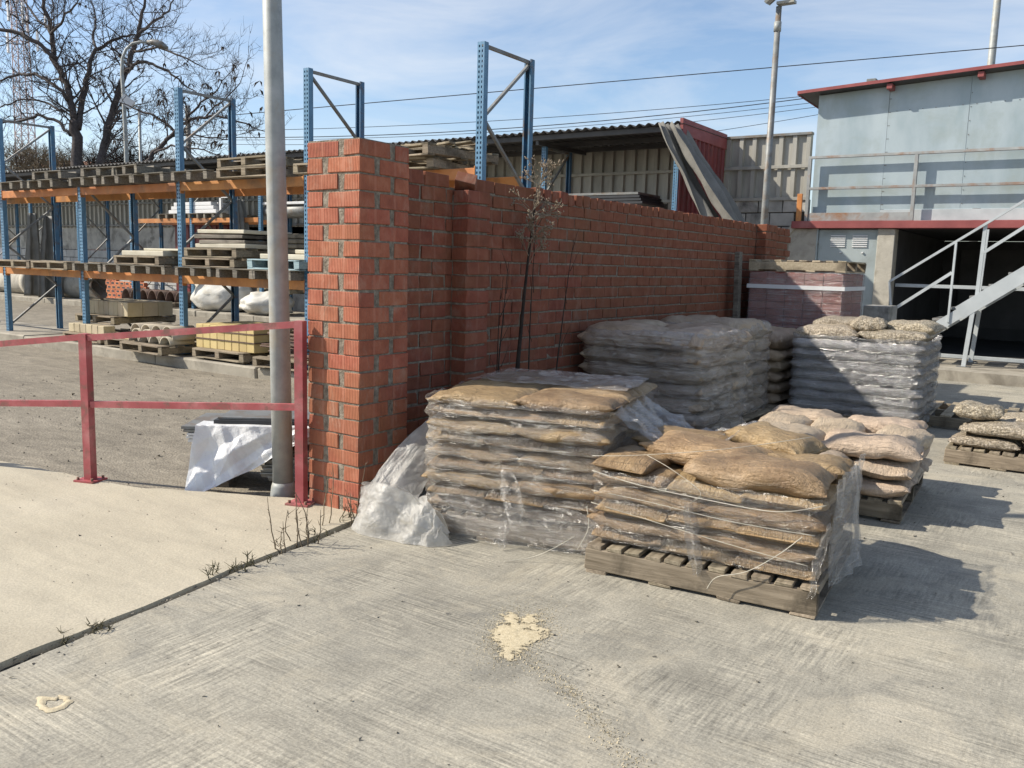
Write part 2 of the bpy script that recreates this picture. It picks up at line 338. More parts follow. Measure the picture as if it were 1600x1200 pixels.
M['films'] = mat_film('tight silver film', .06, .70, (.8, .8, 95), (.78, .76, .73), cov=.50, rough=.14, gloss=.22)
M['filmg'] = mat_film('dusty grey film', .12, .70, (1.6, 1.6, 50), (.76, .65, .53), (.10, .08, 0), cov=.485, rough=.22, gloss=.16)
M['filmb'] = mat_film('wrap on bricks', .10, .60, (.9, .9, 110), (.66, .54, .52), cov=.50, rough=.14, gloss=.16)
def mat_sheet():
    t = NT('white translucent plastic'); p = t.vec('pos')
    n = t.bump(t.noise(p, 9, 6, .6, 1.5), .7, .03)
    b = t.bsdf((.66, .645, .61), .3, 0, .55, n); tr = t.n('ShaderNodeBsdfTranslucent'); tr.inputs[0].default_value = (.78, .77, .73, 1)
    m0 = t.n('ShaderNodeMixShader'); m0.inputs[0].default_value = .45; t.l(b.outputs[0], m0.inputs[1]); t.l(tr.outputs[0], m0.inputs[2])
    m = t.n('ShaderNodeMixShader'); tp = t.n('ShaderNodeBsdfTransparent'); al = t.ramp(t.noise(p, 5, 5, .6, .8), [(.32, (.45,)*3), (.66, (.90,)*3)])
    t.l(al, m.inputs[0]); t.l(tp.outputs[0], m.inputs[1]); t.l(m0.outputs[0], m.inputs[2]); return t.done(m)
M['sheet'] = mat_sheet()
M['whiteplast'] = pm('white plastic sheeting', [(.3, (.62, .63, .64)), (.7, (.80, .80, .80))], 4, .38, .5, 12, .02, spec=.5, coord='pos', rnd=0)
M['strap'] = pm('white strap', [(.3, (.42, .385, .31)), (.7, (.56, .52, .43))], 9, .4, 0, rnd=.1)
M['fence'] = pm('weathered beige sheet metal', [(.3, (.27, .26, .228)), (.55, (.355, .342, .302)), (.8, (.42, .405, .36))], 2.2, .5, .15, 30, .004, metal=.15, coord='pos', rnd=.05, stretch=(3, 3, .5))
M['roofm'] = pm('dark corrugated sheet', [(.3, (.045, .045, .047)), (.7, (.085, .083, .082))], 2, .6, .2, 30, .004, coord='pos', rnd=.06)  # near-black because the shade of the roof underside is put into the colour
M['redsheet'] = pm('dark red sheet metal', [(.3, (.12, .022, .024)), (.6, (.19, .034, .035)), (.85, (.25, .07, .068))], 2.5, .5, .15, 40, .003, coord='pos', rnd=.05, stretch=(1, 1, .4), dirt=(.14, .05, .045))
M['tarp'] = pm('grey tarpaulin', [(.3, (.125, .12, .108)), (.55, (.18, .174, .156)), (.8, (.24, .232, .21))], 3, .6, .4, 20, .01, coord='pos', rnd=.06)
M['clad'] = pm('blue grey cladding sheet', [(.3, (.29, .36, .39)), (.52, (.36, .425, .455)), (.78, (.42, .485, .51))], 1.6, .42, .1, 20, .003, metal=.12, coord='pos', rnd=.04, stretch=(1.5, 1.5, .6), dirt=(.30, .35, .345), dscale=1.1)
M['rail'] = pm('rusty grey railing', [(.3, (.25, .255, .25)), (.7, (.36, .37, .365))], 5, .55, .2, 40, .003, metal=.2, coord='pos', rnd=.05, dirt=(.27, .15, .09), dscale=2.5)
M['redsteel'] = pm('red primer steel', [(.3, (.20, .05, .05)), (.6, (.28, .075, .072)), (.85, (.35, .14, .13))], 3, .55, .15, 40, .003, coord='pos', rnd=.04)
M['stairs'] = pm('pale grey painted steel', [(.3, (.40, .43, .44)), (.6, (.50, .53, .54)), (.85, (.56, .59, .60))], 3, .45, .1, 40, .002, metal=.15, coord='pos', rnd=.05)
M['doorm'] = pm('grey metal door', [(.3, (.30, .345, .35)), (.7, (.375, .42, .42))], 1.8, .45, .1, 30, .002, metal=.1, coord='pos', rnd=.03, dirt=(.27, .30, .29), dscale=2)
M['conc'] = pm('rough concrete', [(.3, (.33, .305, .26)), (.55, (.43, .40, .34)), (.8, (.50, .465, .40))], 3, .9, .5, 40, .008, coord='pos', rnd=.05, dirt=(.27, .245, .20))
M['packbrick'] = pm('dark red pack brick', [(.3, (.21, .055, .04)), (.7, (.34, .10, .07))], 8, .7, .2, 50, .003, coord='pos', rnd=0)
M['block'] = pm('grey concrete block', [(.3, (.30, .29, .265)), (.55, (.41, .395, .36)), (.8, (.50, .485, .44))], 4, .92, .5, 50, .006, coord='pos', rnd=.16, dirt=(.12, .115, .105), dscale=1.8)
M['blockw'] = pm('whitish block', [(.3, (.40, .40, .385)), (.7, (.54, .535, .515))], 4, .9, .4, 50, .006, coord='pos', rnd=.10)
M['dark'] = pm('sooty interior plaster', [(.3, (.045, .045, .046)), (.7, (.075, .075, .078))], 2, .9, .3, 20, .006, coord='pos', rnd=0)  # one near-black tone for the inside of the bay and the brick holes
M['stone'] = pm('cream stone slab', [(.3, (.48, .44, .34)), (.7, (.60, .56, .46))], 4, .8, .3, 40, .004, coord='obj', rnd=.10)
M['paver'] = pm('tan concrete paver', [(.3, (.40, .33, .22)), (.7, (.52, .44, .31))], 5, .88, .4, 50, .004, coord='pos', rnd=.12)
M['yellow'] = pm('yellow block', [(.3, (.47, .36, .16)), (.7, (.56, .44, .21))], 5, .85, .3, 50, .004, coord='pos', rnd=.08)
M['cream'] = pm('cream board', [(.3, (.62, .53, .28)), (.7, (.70, .61, .36))], 3, .7, .2, 30, .003, coord='pos', rnd=.06)
M['tile'] = pm('sandy roof tile', [(.3, (.38, .33, .25)), (.7, (.50, .44, .34))], 6, .88, .3, 50, .004, coord='pos', rnd=.12)
M['rod'] = pm('rusty steel', [(.3, (.07, .045, .035)), (.7, (.16, .10, .075))], 9, .8, .4, 60, .003, coord='pos', rnd=.2)
M['black'] = pm('black rubbery sheet', [(.3, (.022, .024, .028)), (.7, (.045, .047, .052))], 4, .5, .2, 30, .003, rnd=.1)
M['hollow'] = pm('orange hollow brick', [(.3, (.46, .15, .07)), (.7, (.60, .24, .13))], 8, .85, .2, 50, .003, coord='pos', rnd=.12)
M['bag'] = pm('white woven bag', [(.3, (.44, .43, .395)), (.7, (.58, .57, .53))], 5, .6, .6, 14, .02, coord='pos', rnd=.06, dirt=(.48, .44, .36))
M['corr'] = pm('grey corrugated cement', [(.3, (.33, .32, .29)), (.6, (.44, .425, .385)), (.85, (.50, .485, .44))], 5, .85, .3, 40, .004, coord='pos', rnd=.08)
M['bark'] = pm('dark bark', [(.3, (.05, .042, .04)), (.7, (.11, .092, .085))], 14, .95, .6, 40, .02, coord='pos', rnd=0)  # lightened a little, distance haze is put into the bark colour
M['twig'] = pm('dry twig', [(.3, (.10, .075, .05)), (.7, (.22, .17, .115))], 14, .9, 0, rnd=.2)
M['twigd'] = pm('dark dead stem', [(.3, (.022, .016, .012)), (.7, (.055, .04, .03))], 14, .95, 0, rnd=.1)
M['seed'] = pm('pale dry seed head', [(.3, (.20, .155, .11)), (.7, (.34, .275, .20))], 20, .95, 0, rnd=.2)
M['weed'] = pm('dull green weed', [(.3, (.055, .052, .028)), (.7, (.115, .10, .055))], 20, .9, 0, rnd=.2)
def mat_sand():
    t = NT('spilt sand'); p = t.vec('pos'); o = t.n('ShaderNodeTexCoord').outputs['UV']
    c = t.ramp(t.noise(p, 60, 5, .7), [(.3, (.40, .335, .215)), (.7, (.60, .52, .365))])
    z = t.n('ShaderNodeSeparateXYZ'); t.l(t.n('ShaderNodeNewGeometry').outputs['Position'], z.inputs[0])
    h = t.math('MULTIPLY', t.math('SUBTRACT', z.outputs[2], .0031), 150.0)
    cov = t.math('GREATER_THAN', t.math('ADD', h, t.math('ADD', t.noise(p, 55, 6, .75), t.math('MULTIPLY', t.noise(p, 7, 5, .65), 1.0))), 1.16)
    b = t.bsdf(c, .95, 0, .2, t.bump(t.noise(p, 150, 4, .7), .6, .004)); tp = t.n('ShaderNodeBsdfTransparent'); m = t.n('ShaderNodeMixShader')
    t.l(cov, m.inputs[0]); t.l(tp.outputs[0], m.inputs[1]); t.l(b.outputs[0], m.inputs[2]); return t.done(m)
M['sand'] = mat_sand(); M['sandg'] = pm('spilt sand', [(.3, (.42, .35, .23)), (.7, (.60, .52, .365))], 60, .95, .6, 150, .004, coord='pos', rnd=0)
M['grit'] = pm('grit', [(.3, (.10, .09, .075)), (.7, (.30, .27, .22))], 9, .9, 0, coord='pos', rnd=0)
M['panel'] = pm('dark solar glass', [(.3, (.02, .025, .035)), (.7, (.04, .045, .06))], 4, .15, 0, rnd=0)
M['lampw'] = pm('white lamp casing', [(.3, (.6, .6, .6)), (.7, (.7, .7, .7))], 4, .4, 0, rnd=0)
M['pinkwall'] = pm('pinkish brick house', [(.3, (.30, .14, .115)), (.7, (.42, .22, .185))], 3, .9, .3, 30, .01, coord='pos', rnd=0)
M['rooftile'] = pm('clay roof', [(.3, (.32, .13, .08)), (.7, (.45, .22, .15))], 3, .9, .3, 30, .01, coord='pos', rnd=0)
M['mast'] = pm('faded mast paint', [(.3, (.42, .32, .31)), (.7, (.55, .47, .46))], 3, .7, 0, coord='pos', rnd=0)  # pale tone carries the distance haze, put into the paint colour
M['cable'] = pm('black cable', [(.3, (.02, .02, .022)), (.7, (.035, .035, .04))], 3, .6, 0, rnd=0)
M['bolt'] = pm('rusty bolt', [(.3, (.13, .07, .05)), (.7, (.24, .13, .09))], 30, .8, .3, 60, .003, rnd=.1)
M['glass'] = pm('window glass', [(.3, (.03, .035, .04)), (.7, (.05, .055, .06))], 3, .1, 0, rnd=0)

# ------------------------------------------------------------------ ground
def struct(o): o['kind'] = 'structure'; return o
def jx(y): return -3.17 - .133*(y-1.42)
b = MB(); b.add([(-600, -300, -.056), (600, -300, -.056), (600, 900, -.056), (-600, 900, -.056)], [(0, 1, 2, 3)]); struct(b.build('yard_asphalt', M['asphalt']))
def jag(y, s): return .012*nz3(y*6, s, 0) + .02*nz3(y*1.7, s+5, 0)
N = 150
edge = [(jx(y)+.020+jag(y, 1), y) for y in [-9 + 12.62*i/N for i in range(N+1)]]
poly = edge + [(-3.50, 3.63), (-3.47, 4.1), (-3.60, 4.2), (-3.60, 13.9), (40, 13.9), (40, -9)]
b = MB(); b.prism([(x, y) for x, y in poly[::-1]], -.12, 0, 'z'); struct(fix(b.build('concrete_slab', M['slab'])))
edge2 = [(jx(y)-.018+jag(y, 9), y) for y in [-9 + 12.66*i/N for i in range(N+1)]]
back = [(-3.96, 3.66), (-4.12, 3.60), (-4.25, 3.53), (-4.6, 3.38), (-5.05, 3.15), (-5.5, 3.07), (-6.05, 3.02), (-6.42, 2.95), (-7.4, 2.7), (-9, 2.25), (-14, 1.0), (-30, -3), (-30, -9)]
b2 = []
for i in range(len(back)-1):
    (x0, y0), (x1, y1) = back[i], back[i+1]; n = max(1, int(math.hypot(x1-x0, y1-y0)/.08)) if i < 9 else 1
    for k in range(n):
        f = k/n; b2.append((x0+(x1-x0)*f, y0+(y1-y0)*f + .025*fbm(x0+(x1-x0)*f*1.0, f*3+i, 2, 3)))
b2.append(back[-1])
b = MB(); b.prism((edge2 + b2)[::-1], -.12, .010, 'z'); struct(fix(b.build('beige_apron', M['apron'])))
b = MB()
def soil(u, v):
    y = -9 + 12.7*u; x = jx(y) + (v-.5)*.09; return (x, y, -.022 + .012*fbm(x*30, y*12, 0, 3))
b.grid(soil, 300, 4); tag(b.build('joint_soil', M['soil']), 'dark crumbly soil filling the joint between the two slabs', 'soil', kind='stuff')
b = MB(); b.box(-3.2, 40, 13.9, 16.02, -.1, .15); struct(b.build('raised_step', M['kerb']))
# kerbs below the racks, cast in lengths
def kerb(name, y0, y1, xs, z, lab):
    t = thing(name, lab, 'kerb', (xs[0], y0, -.056))
    for i in range(len(xs)-1):
        MB().bbox(xs[i]+.004, xs[i+1]-.004, y0+random.uniform(-.012, .012), y1, -.1, z+random.uniform(-.012, .012), .02, .006).build('kerb_stone', M['kerb'], t)
kerb('rack_kerb', 7.36, 8.75, [-40, -19.2, -17, -14.9, -12.9, -11.2, -9.0, -6.9, -4.6], .10, 'long low concrete kerb under the front pallet rack')
kerb('rear_kerb', 14.0, 16.1, [-48, -30, -27, -24.4, -22, -19.5, -17.2, -15.1, -13, -11, -9, -6.2], .10, 'low concrete kerb under the rear rack along the fence')
# ------------------------------------------------------------------ brick wall with end pier
PC = .0948; BL, BW, BH = .254, .126, .0855
def brick_mesh(nm, l, wd, h, m, j=.0025): return MB().bbox(-l/2, l/2, -wd/2, wd/2, -h/2, h/2, .0035, j).mesh(nm, m)
bm_p = [brick_mesh('brick', BL, BW, BH, M['brick']) for _ in range(4)]
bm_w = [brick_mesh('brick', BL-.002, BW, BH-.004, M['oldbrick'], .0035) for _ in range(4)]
bm_h = [brick_mesh('brick', .108, BW+.01, .092, M['oldbrick'], .005) for _ in range(3)]
wall = thing('brick_wall', 'red brick wall with thick end pier receding towards the grey building', 'wall', (-3.74, 3.83, 0))
WO = Vector(wall.location)
X0, X1, Y0, Y1 = -3.950, -3.526, 3.62, 4.045
b = MB(); b.box(X0+.006, X1-.006, Y0+.006, Y1-.006, -.05, 23*PC+.004); b.box(-3.90, -3.6685, Y1-.02, 12.15, -.05, 21*PC+.01); b.box(-3.69, -3.540, 4.642, 4.870, -.05, 20.6*PC); b.box(-3.69, -3.540, 10.76, 11.16, -.05, 21.6*PC)
b.build('mortar_bed', M['mortar'], wall)
def brick(mset, x, y, z, rz, parts=True):
    j = lambda a: random.uniform(-a, a)
    o = link('brick', random.choice(mset), wall, Vector((x+j(.0025), y+j(.0025), z+j(.003))) - WO, (j(.012), j(.012), rz+j(.012) + (math.pi if random.random() < .5 else 0)))
    return o
for k in range(23):
    z = PC*(k+.5)
    if k % 2 == 0:      # header on the corner, front face
        brick(bm_p, X0+BL/2, Y0+BW/2, z, 0); brick(bm_p, X1-BW/2, Y0+BL/2, z, R(90)); brick(bm_p, X1-BL/2, Y1-BW/2, z, 0); brick(bm_p, X0+BW/2, Y1-BL/2, z, R(90))
    else:
        brick(bm_p, X1-BL/2, Y0+BW/2, z, 0); brick(bm_p, X0+BW/2, Y0+BL/2, z, R(90)); brick(bm_p, X0+BL/2, Y1-BW/2, z, 0); brick(bm_p, X1-BW/2, Y1-BL/2, z, R(90))
for k in range(21):     # shallow buttress a little way along
    brick(bm_w, -3.526-BW/2, 4.756+.008*(k % 2), PC*(k+.5), R(90))
o = brick(bm_w, -3.60, 4.70, PC*21.45, R(28)); o.rotation_euler = (R(-35), R(12), R(30)); o.scale = (.55, 1, 1)
lst = []
for k in range(21):
    y = 4.05 - (.13 if k % 2 else 0)*1 + .0
    while y < 12.1:
        l = .262 + random.uniform(-.006, .008); ys = y + l/2
        if not (ys < 4.06 or ys > 12.1):
            gap = .022 if abs(ys-9.6) < .14 or abs(ys-7.25) < .14 else 0
            lst.append((ys+gap/2, PC*(k+.5), 'w'))
        y += l
y = 4.08
while y < 12.1:
    if y < 5.55: lst.append((y+.13, PC*21.5, 'w')) if not 4.5 < y < 4.75 else None; y += .262
    else: lst.append((y+.06, PC*21.5 + random.uniform(-.006, .006), 'h')); y += .121 + random.uniform(-.003, .005)
lst.sort()
near, rest = lst[:184], lst[184:]
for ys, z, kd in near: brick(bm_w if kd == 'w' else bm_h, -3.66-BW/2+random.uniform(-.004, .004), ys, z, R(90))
b = MB()
def brickbox(x0, x1, y0, y1, z0, z1):
    b.bbox(x0+random.uniform(-.004, .004), x1+random.uniform(-.004, .004), y0, y1, z0, z1, .005, .003)
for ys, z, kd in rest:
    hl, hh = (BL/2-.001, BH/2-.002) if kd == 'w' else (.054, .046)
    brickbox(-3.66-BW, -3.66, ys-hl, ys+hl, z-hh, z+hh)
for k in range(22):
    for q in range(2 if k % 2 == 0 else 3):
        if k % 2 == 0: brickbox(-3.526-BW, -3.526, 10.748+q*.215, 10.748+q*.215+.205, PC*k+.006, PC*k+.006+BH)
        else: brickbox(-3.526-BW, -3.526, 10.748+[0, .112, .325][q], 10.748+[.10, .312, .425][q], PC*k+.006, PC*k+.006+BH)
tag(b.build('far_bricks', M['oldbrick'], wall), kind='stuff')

# ------------------------------------------------------------------ lamp column and red railing
t = thing('lamp_column', 'tall round galvanised lamp column standing behind the red railing', 'lamp post', (-4.30, 3.72, -.056))
b = MB(); b.tube([(-4.30, 3.72, -.056), (-4.318, 3.72, 1.0), (-4.338, 3.72, 2.0), (-4.40, 3.72, 5.2)], [.066, .064, .061, .050], 24); b.build('column', M['galv'], t)
MB().tube([(-4.30, 3.72, -.055), (-4.30, 3.72, -.02), (-4.30, 3.72, .03), (-4.30, 3.72, .06)], [.082, .082, .076, .0665], 24).build('base_collar', M['galv'], t)
b = MB(); b.tube([(-4.40, 3.72, 5.19), (-4.43, 3.80, 5.45), (-4.48, 3.95, 5.62), (-4.55, 4.25, 5.72)], [.049, .045, .042, .04], 14); b.build('arm', M['galv'], t)
MB().bbox(-4.68, -4.46, 4.2, 4.8, 5.68, 5.80, .04).build('lantern', M['galvd'], t)
pR, pL = Vector((-3.95, 3.560, .01)), Vector((-5.42, 3.06, .01)); dr = (pR-pL).normalized(); pF = pL - (pR-pL)*1.0
hR, hL, hF = 1.125, .975, .80; mR, mL, mF = .600, .515, .42
t = thing('red_railing', 'faded red steel railing with two rails along the edge of the beige slab', 'railing', pR)
for p, h in ((pR, hR), (pL, hL), (pF, hF)):
    q = MB().bar(p, p+Vector((0, 0, h)), .056, .056, dr).build('post', M['redpaint'], t)
    bp = MB().bar(p-dr*.075+Vector((0, 0, .006)), p+dr*.075+Vector((0, 0, .006)), .14, .012).build('base_plate', M['redpaint'], t)
    for a in (-1, 1):
        for c in (-1, 1):
            e = p + dr*a*.055 + Vector((-dr.y, dr.x, 0))*c*.05
            MB().tube([e, e+Vector((0, 0, .03))], .009, 6).build('bolt', M['bolt'], t)
off = Vector((dr.y, -dr.x, 0))*.0
for (A, ha, B, hb) in ((pR, hR-.024, pL, hL-.024), (pL, hL-.024, pF, hF-.024), (pR, mR, pL, mL), (pL, mL, pF, mF)):
    A2 = A + Vector((0, 0, ha)) - dr*.034; B2 = B + Vector((0, 0, hb)) + dr*.034
    MB().bar(A2, B2, .036, .040).build('rail', M['redpaint'], t)

# ------------------------------------------------------------------ corrugated sheets under white plastic behind the railing
def wave_sheet(x0, x1, y0, y1, z, amp=.022, pitch=.09, along='y', nx=90):
    b = MB()
    def f(u, v):
        x = x0+(x1-x0)*u; y = y0+(y1-y0)*v; s = x if along == 'y' else y
        return (x, y, z + amp*math.cos(2*math.pi*s/pitch))
    if along == 'y': b.grid(f, nx, 1)
    else: b.grid(f, 1, nx)
    return b
t = thing('corrugated_sheets', 'stack of grey corrugated cement sheets lying behind the lamp column and pier', 'roof sheets', (-4.75, 4.3, -.056))
CX = Matrix.Translation((-4.57, 3.80, 0)) @ Matrix.Rotation(R(38), 4, 'Z')       # local x along the sheets, y across the waves
for k in range(3): MB().box(.12+k*.5, .20+k*.5, .02, .80, -.056, .006, 0, CX).build('bearer', M['woodd'], t)
for k in range(10):
    yo, xo = random.uniform(-.02, .02), random.uniform(-.03, .03); q = MB()
    q.grid(lambda u, v, k=k: CX @ Vector((1.55*v+xo, -.06+.90*u+yo, .026+k*.0195 + .021*math.cos(2*math.pi*(.90*u)/.15))), 70, 1)
    q.build('corrugated_sheet', M['corr'], t, thick=.006)
t = thing('wrapped_panels', 'long flat dark panels under white plastic lying across the corrugated sheets', 'panels', (-4.8, 3.9, -.056))
MX = Matrix.Translation((-4.98, 3.50, 0)) @ Matrix.Rotation(R(36), 4, 'Z')       # local x runs along the panels, y to the far side
MB().box(.62, .72, .04, .50, -.056, .262, 0, MX).build('bearer', M['woodd'], t); MB().box(.15, .25, .04, .50, -.056, .262, 0, MX).build('bearer', M['woodd'], t)
for k in range(5):
    MB().box(-.01*k+random.uniform(-.01, .01), 1.75, 0, .52, .264+k*.022, .282+k*.022, .002, MX).build('panel', M['lampw'] if k < 3 else M['galvd'], t)
MB().box(.16, 1.80, .03, .44, .376, .412, .002, MX).build('panel', M['black'], t); MB().box(.18, 1.80, .06, .44, .414, .424, .002, MX).build('panel', M['galvd'], t)
def tri(x): return abs((x % 1.0)-.5)*2
def cover(u, v):
    # u along the panels, v from the top edge over the near edge and down to the ground
    L_ = .06+.80*u; drop = .50*(1-u)**.9 + .03; tp_ = .05 + .12*(1-u)**3; w_ = v*(tp_+drop)
    if w_ < tp_: y, z = tp_-.02-w_, .385
    else: y, z = -.02-(w_-tp_)*(.22+.16*u), .385-(w_-tp_)*.95
    fold = .050*(tri(u*1.9+.45*v+.1)-.5)*min(1, v*2) + .034*(tri(u*3.7-.9*v+.4)-.5)*min(1, v*2) + .020*(tri(u*2.1+2.2*v)-.5)*min(1, v*2) + .014*(tri(u*8-2.6*v)-.5)*v + .02*fbm(u*3, v*2, 3, 3)
    slide = -.10*max(0, v-.3)*(1-u)
    return MX @ Vector((L_+slide, y-fold*.9-.012, max(z+fold*.25, -.045)))
b = MB(); b.grid(cover, 90, 70, smooth=False); tag(b.build('plastic_cover', M['whiteplast'], thick=.002), 'crumpled white plastic sheeting draped over long panels behind the railing', 'plastic sheet')
# ------------------------------------------------------------------ pallets
class PalletKind:
    def __init__(s, L, D, ntop, bw, sw, h, mat, mat2, along='y', bottom=True, worn=.004):
        s.parts = []; tb = .020; bb = .018; z1 = h-tb
        s.h = h
        span = L if along == 'y' else D
        for v in range(3):
            pass
        def board(nm, x0, x1, y0, y1, za, zb, m):
            c = ((x0+x1)/2, (y0+y1)/2, (za+zb)/2)
            me = MB().bbox(x0-c[0], x1-c[0], y0-c[1], y1-c[1], za-c[2], zb-c[2], .003, worn).mesh(nm, m); s.parts.append((nm, me, c))
        for i in range(ntop):
            p = -span/2 + bw/2 + (span-bw)*i/(ntop-1) + random.uniform(-.006, .006)
            if along == 'y': board('top_board', p-bw/2, p+bw/2, -D/2+random.uniform(0, .012), D/2, z1, h, mat2)
            else: board('top_board', -L/2+random.uniform(0, .012), L/2, p-bw/2, p+bw/2, z1, h, mat)
        for i in range(3):
            if along == 'y':
                q = -D/2 + sw/2 + .004 + (D-sw-.008)*i/2; board('stringer', -L/2, L/2, q-sw/2, q+sw/2, bb if bottom else 0, z1-.0005, mat)
            else:
                q = -L/2 + sw/2 + .004 + (L-sw-.008)*i/2; board('stringer', q-sw/2, q+sw/2, -D/2+.004, D/2-.004, bb if bottom else 0, z1-.0005, mat)
        if bottom:
            for i in range(4 if along == 'y' else 3):
                if along == 'y': q = -L/2 + .06 + (L-.12)*i/3; board('bottom_board', q-.055, q+.055, -D/2, D/2, 0, bb-.0005, mat2)
                else: q = -D/2+.06+(D-.12)*i/2; board('bottom_board', -L/2, L/2, q-.05, q+.05, 0, bb-.0005, mat)
    def place(s, label, loc, rz=0, group=None, tilt=(0, 0)):
        t = thing('wooden_pallet', label, 'pallet', loc, rz, group); t.rotation_euler = (tilt[0], tilt[1], rz)
        for nm, me, c in s.parts: link(nm, me, t, c)
        return t
PK_front = PalletKind(1.105, 1.2, 11, .078, .04, .142, M['wood'], M['woody'])
PK_std = PalletKind(1.04, 1.15, 9, .085, .04, .14, M['wood'], M['woody'])
PK_pale = PalletKind(1.18, 1.08, 7, .10, .045, .14, M['wood'], M['woodl'])
PK_rack = PalletKind(.80, 1.12, 5, .12, .085, .125, M['woodd'], M['woodd'], 'x', False, .006)
PK_rackw = PalletKind(1.10, 1.12, 5, .12, .085, .125, M['wood'], M['wood'], 'x', True, .006)
PK_blue = PalletKind(1.0, 1.0, 5, .12, .10, .13, M['woodb'], M['woodb'], 'x', True, .005)

# ------------------------------------------------------------------ racks
def upright(h):
    b = MB(); t_ = .003
    b.box(-.046, .046, -.004, 0, 0, h); b.box(-.046, -.043, 0, .07, 0, h); b.box(.043, .046, 0, .07, 0, h); b.box(-.043, -.028, .067, .07, 0, h); b.box(.028, .043, .067, .07, 0, h)
    return b
def rack(label, frames, yf, yr, zb, levels, beams, dzig=.66, blueh='blueh', bm='orange', flip0=0):
    t = thing('pallet_rack', label, 'rack', (frames[0][0], yf, zb))
    L0 = Vector(t.location); cache = {}
    for i, (x, h) in enumerate(frames):
        key = round(h, 3)
        if key not in cache: cache[key] = (upright(h-zb).mesh('upright', M['blueh']), upright(h-zb).mesh('upright', M['blue']))
        link('upright', cache[key][0], t, Vector((x, yf, zb))-L0); link('upright', cache[key][1], t, Vector((x, yr, zb))-L0, (0, 0, math.pi))
        for y in (yf, yr): MB().bbox(x-.07, x+.07, y-.05+(.03 if y == yf else -.03), y+.05+(.03 if y == yf else -.03), zb, zb+.008, .002).build('foot_plate', M['blue'], t)
        za, zz_ = zb+.12, h-.06; n = max(2, round((zz_-za)/dzig)); side = (i+flip0) % 2
        pts = []
        for k in range(n+1):
            s = (k+side) % 2; pts.append(Vector((x, yf+.05 if s == 0 else yr-.05, zz_-(zz_-za)*k/n)))
        for k in range(n): MB().bar(pts[k], pts[k+1], .03, .035, (1, 0, 0)).build('brace', M['galvd'], t)
        MB().bar((x+.001, yf+.03, h-.03), (x+.001, yr-.03, h-.03), .032, .035).build('brace', M['galvd'], t)
    for (i, lev) in beams:
        z = levels[lev]; xa, xb = frames[i][0]+.047, frames[i+1][0]-.047
        for y, d in ((yf+.02, 0), (yr-.02, 0)):
            o = MB().bbox(xa, xb, y-.025, y+.025, z-.118, z, .004).build('beam', M[bm], t)
        for x in (xa+.003, xb-.003):
            MB().bbox(x-.006, x+.006, yf-.012, yf+.055, z-.15, z+.02, .002).build('beam_clip', M[bm], t)
    return t
LEV = {1: 1.230, 2: 2.520}
FR = [(-18.45, 3.75), (-15.93, 3.75), (-13.45, 2.62), (-10.90, 3.81), (-8.30, 3.81), (-5.65, 3.81)]
YF, YR = 7.60, 8.56
rack('blue and orange pallet rack standing on the low kerb behind the brick pier', FR, YF, YR, .10, LEV, [(i, l) for i in range(5) for l in (1, 2)], .68)
FR2 = [(-6.45-2.77*i, 3.78) for i in range(12)][::-1]
Y2F, Y2R = 14.5, 15.5
rack('blue rack in the shade under the shed roof along the fence', FR2, Y2F, Y2R, .10, {1: 1.32, 2: 2.50}, [(i, 2) for i in (5, 6, 8, 9, 10)], .8, flip0=1)

# pallets on the front rack
GR = 'pallets lying on the front rack'
bays = ['leftmost bay', 'bay left of the lamp column', 'bay behind the lamp column', 'bay behind the brick wall']
def rp(kind, lab, x, z, rz=0, y=7.93, tilt=(0, 0)): return kind.place(lab, (x, y, z), rz+random.uniform(-.02, .02), GR, tilt)
z2, z1 = LEV[2], LEV[1]
for i, x in enumerate((-17.55, -16.55)): rp(PK_rack, ['grey pallet at the far left edge of the upper rack beams', 'grey pallet beside the left tall upright on the upper beams'][i], x, z2)
rp(PK_rack, 'grey pallet second from left in the leftmost upper bay', -15.1, z2); rp(PK_rack, 'grey pallet at the right end of the leftmost upper bay', -14.2, z2)
o = rp(PK_rack, 'grey pallet lying on another at the right of the leftmost upper bay', -14.02, z2+.128, .05)
for i, x in enumerate((-12.95, -12.05, -11.30)): rp(PK_rack, f'grey pallet {ORD[i]} from left in the middle upper bay', x, z2)
rp(PK_rack, 'grey slatted pallet stacked on top in the middle upper bay', -12.6, z2+.128, .12); rp(PK_rack, 'grey pallet leaning askew over the middle upper bay', -11.8, z2+.128, -.1)
rp(PK_rack, 'grey pallet just right of the second tall upright, upper beams', -10.35, z2)
for k in range(2): rp(PK_rackw, f'grey pallet {ORD[k]} from bottom of the upper stack left of the lamp column', -9.25+random.uniform(-.05, .05), z2+k*.128, random.uniform(-.06, .06))
for k in range(1): rp(PK_rackw, f'grey pallet on the upper beams right of the lamp column', -7.75, z2+k*.128, random.uniform(-.06, .06))
for k in range(2): rp(PK_rackw, f'dark pallet {ORD[k]} from bottom of the stack showing over the brick wall', -6.75+.15*k, z2+k*.13, .1-.22*k, 7.95)
for k in range(6):
    o = slab_plank = link('loose_plank', MB().bbox(-.5, .5, -.05, .05, 0, .022, .003, .004).mesh('loose_plank', M['woodl']), None, (-6.7+random.uniform(-.25, .25), 7.75+.1*k, z2+.262+.014*k), (random.uniform(-.1, .1), random.uniform(-.12, .12), random.uniform(-.5, .5))); tag(o, f'loose pale plank {ORD[k]} from the front on the pallets showing over the brick wall', 'plank', 'planks over the brick wall')
rp(PK_rack, 'grey pallet behind the rightmost tall rack frame', -5.9, z2+.002, .1, 8.3) if False else None
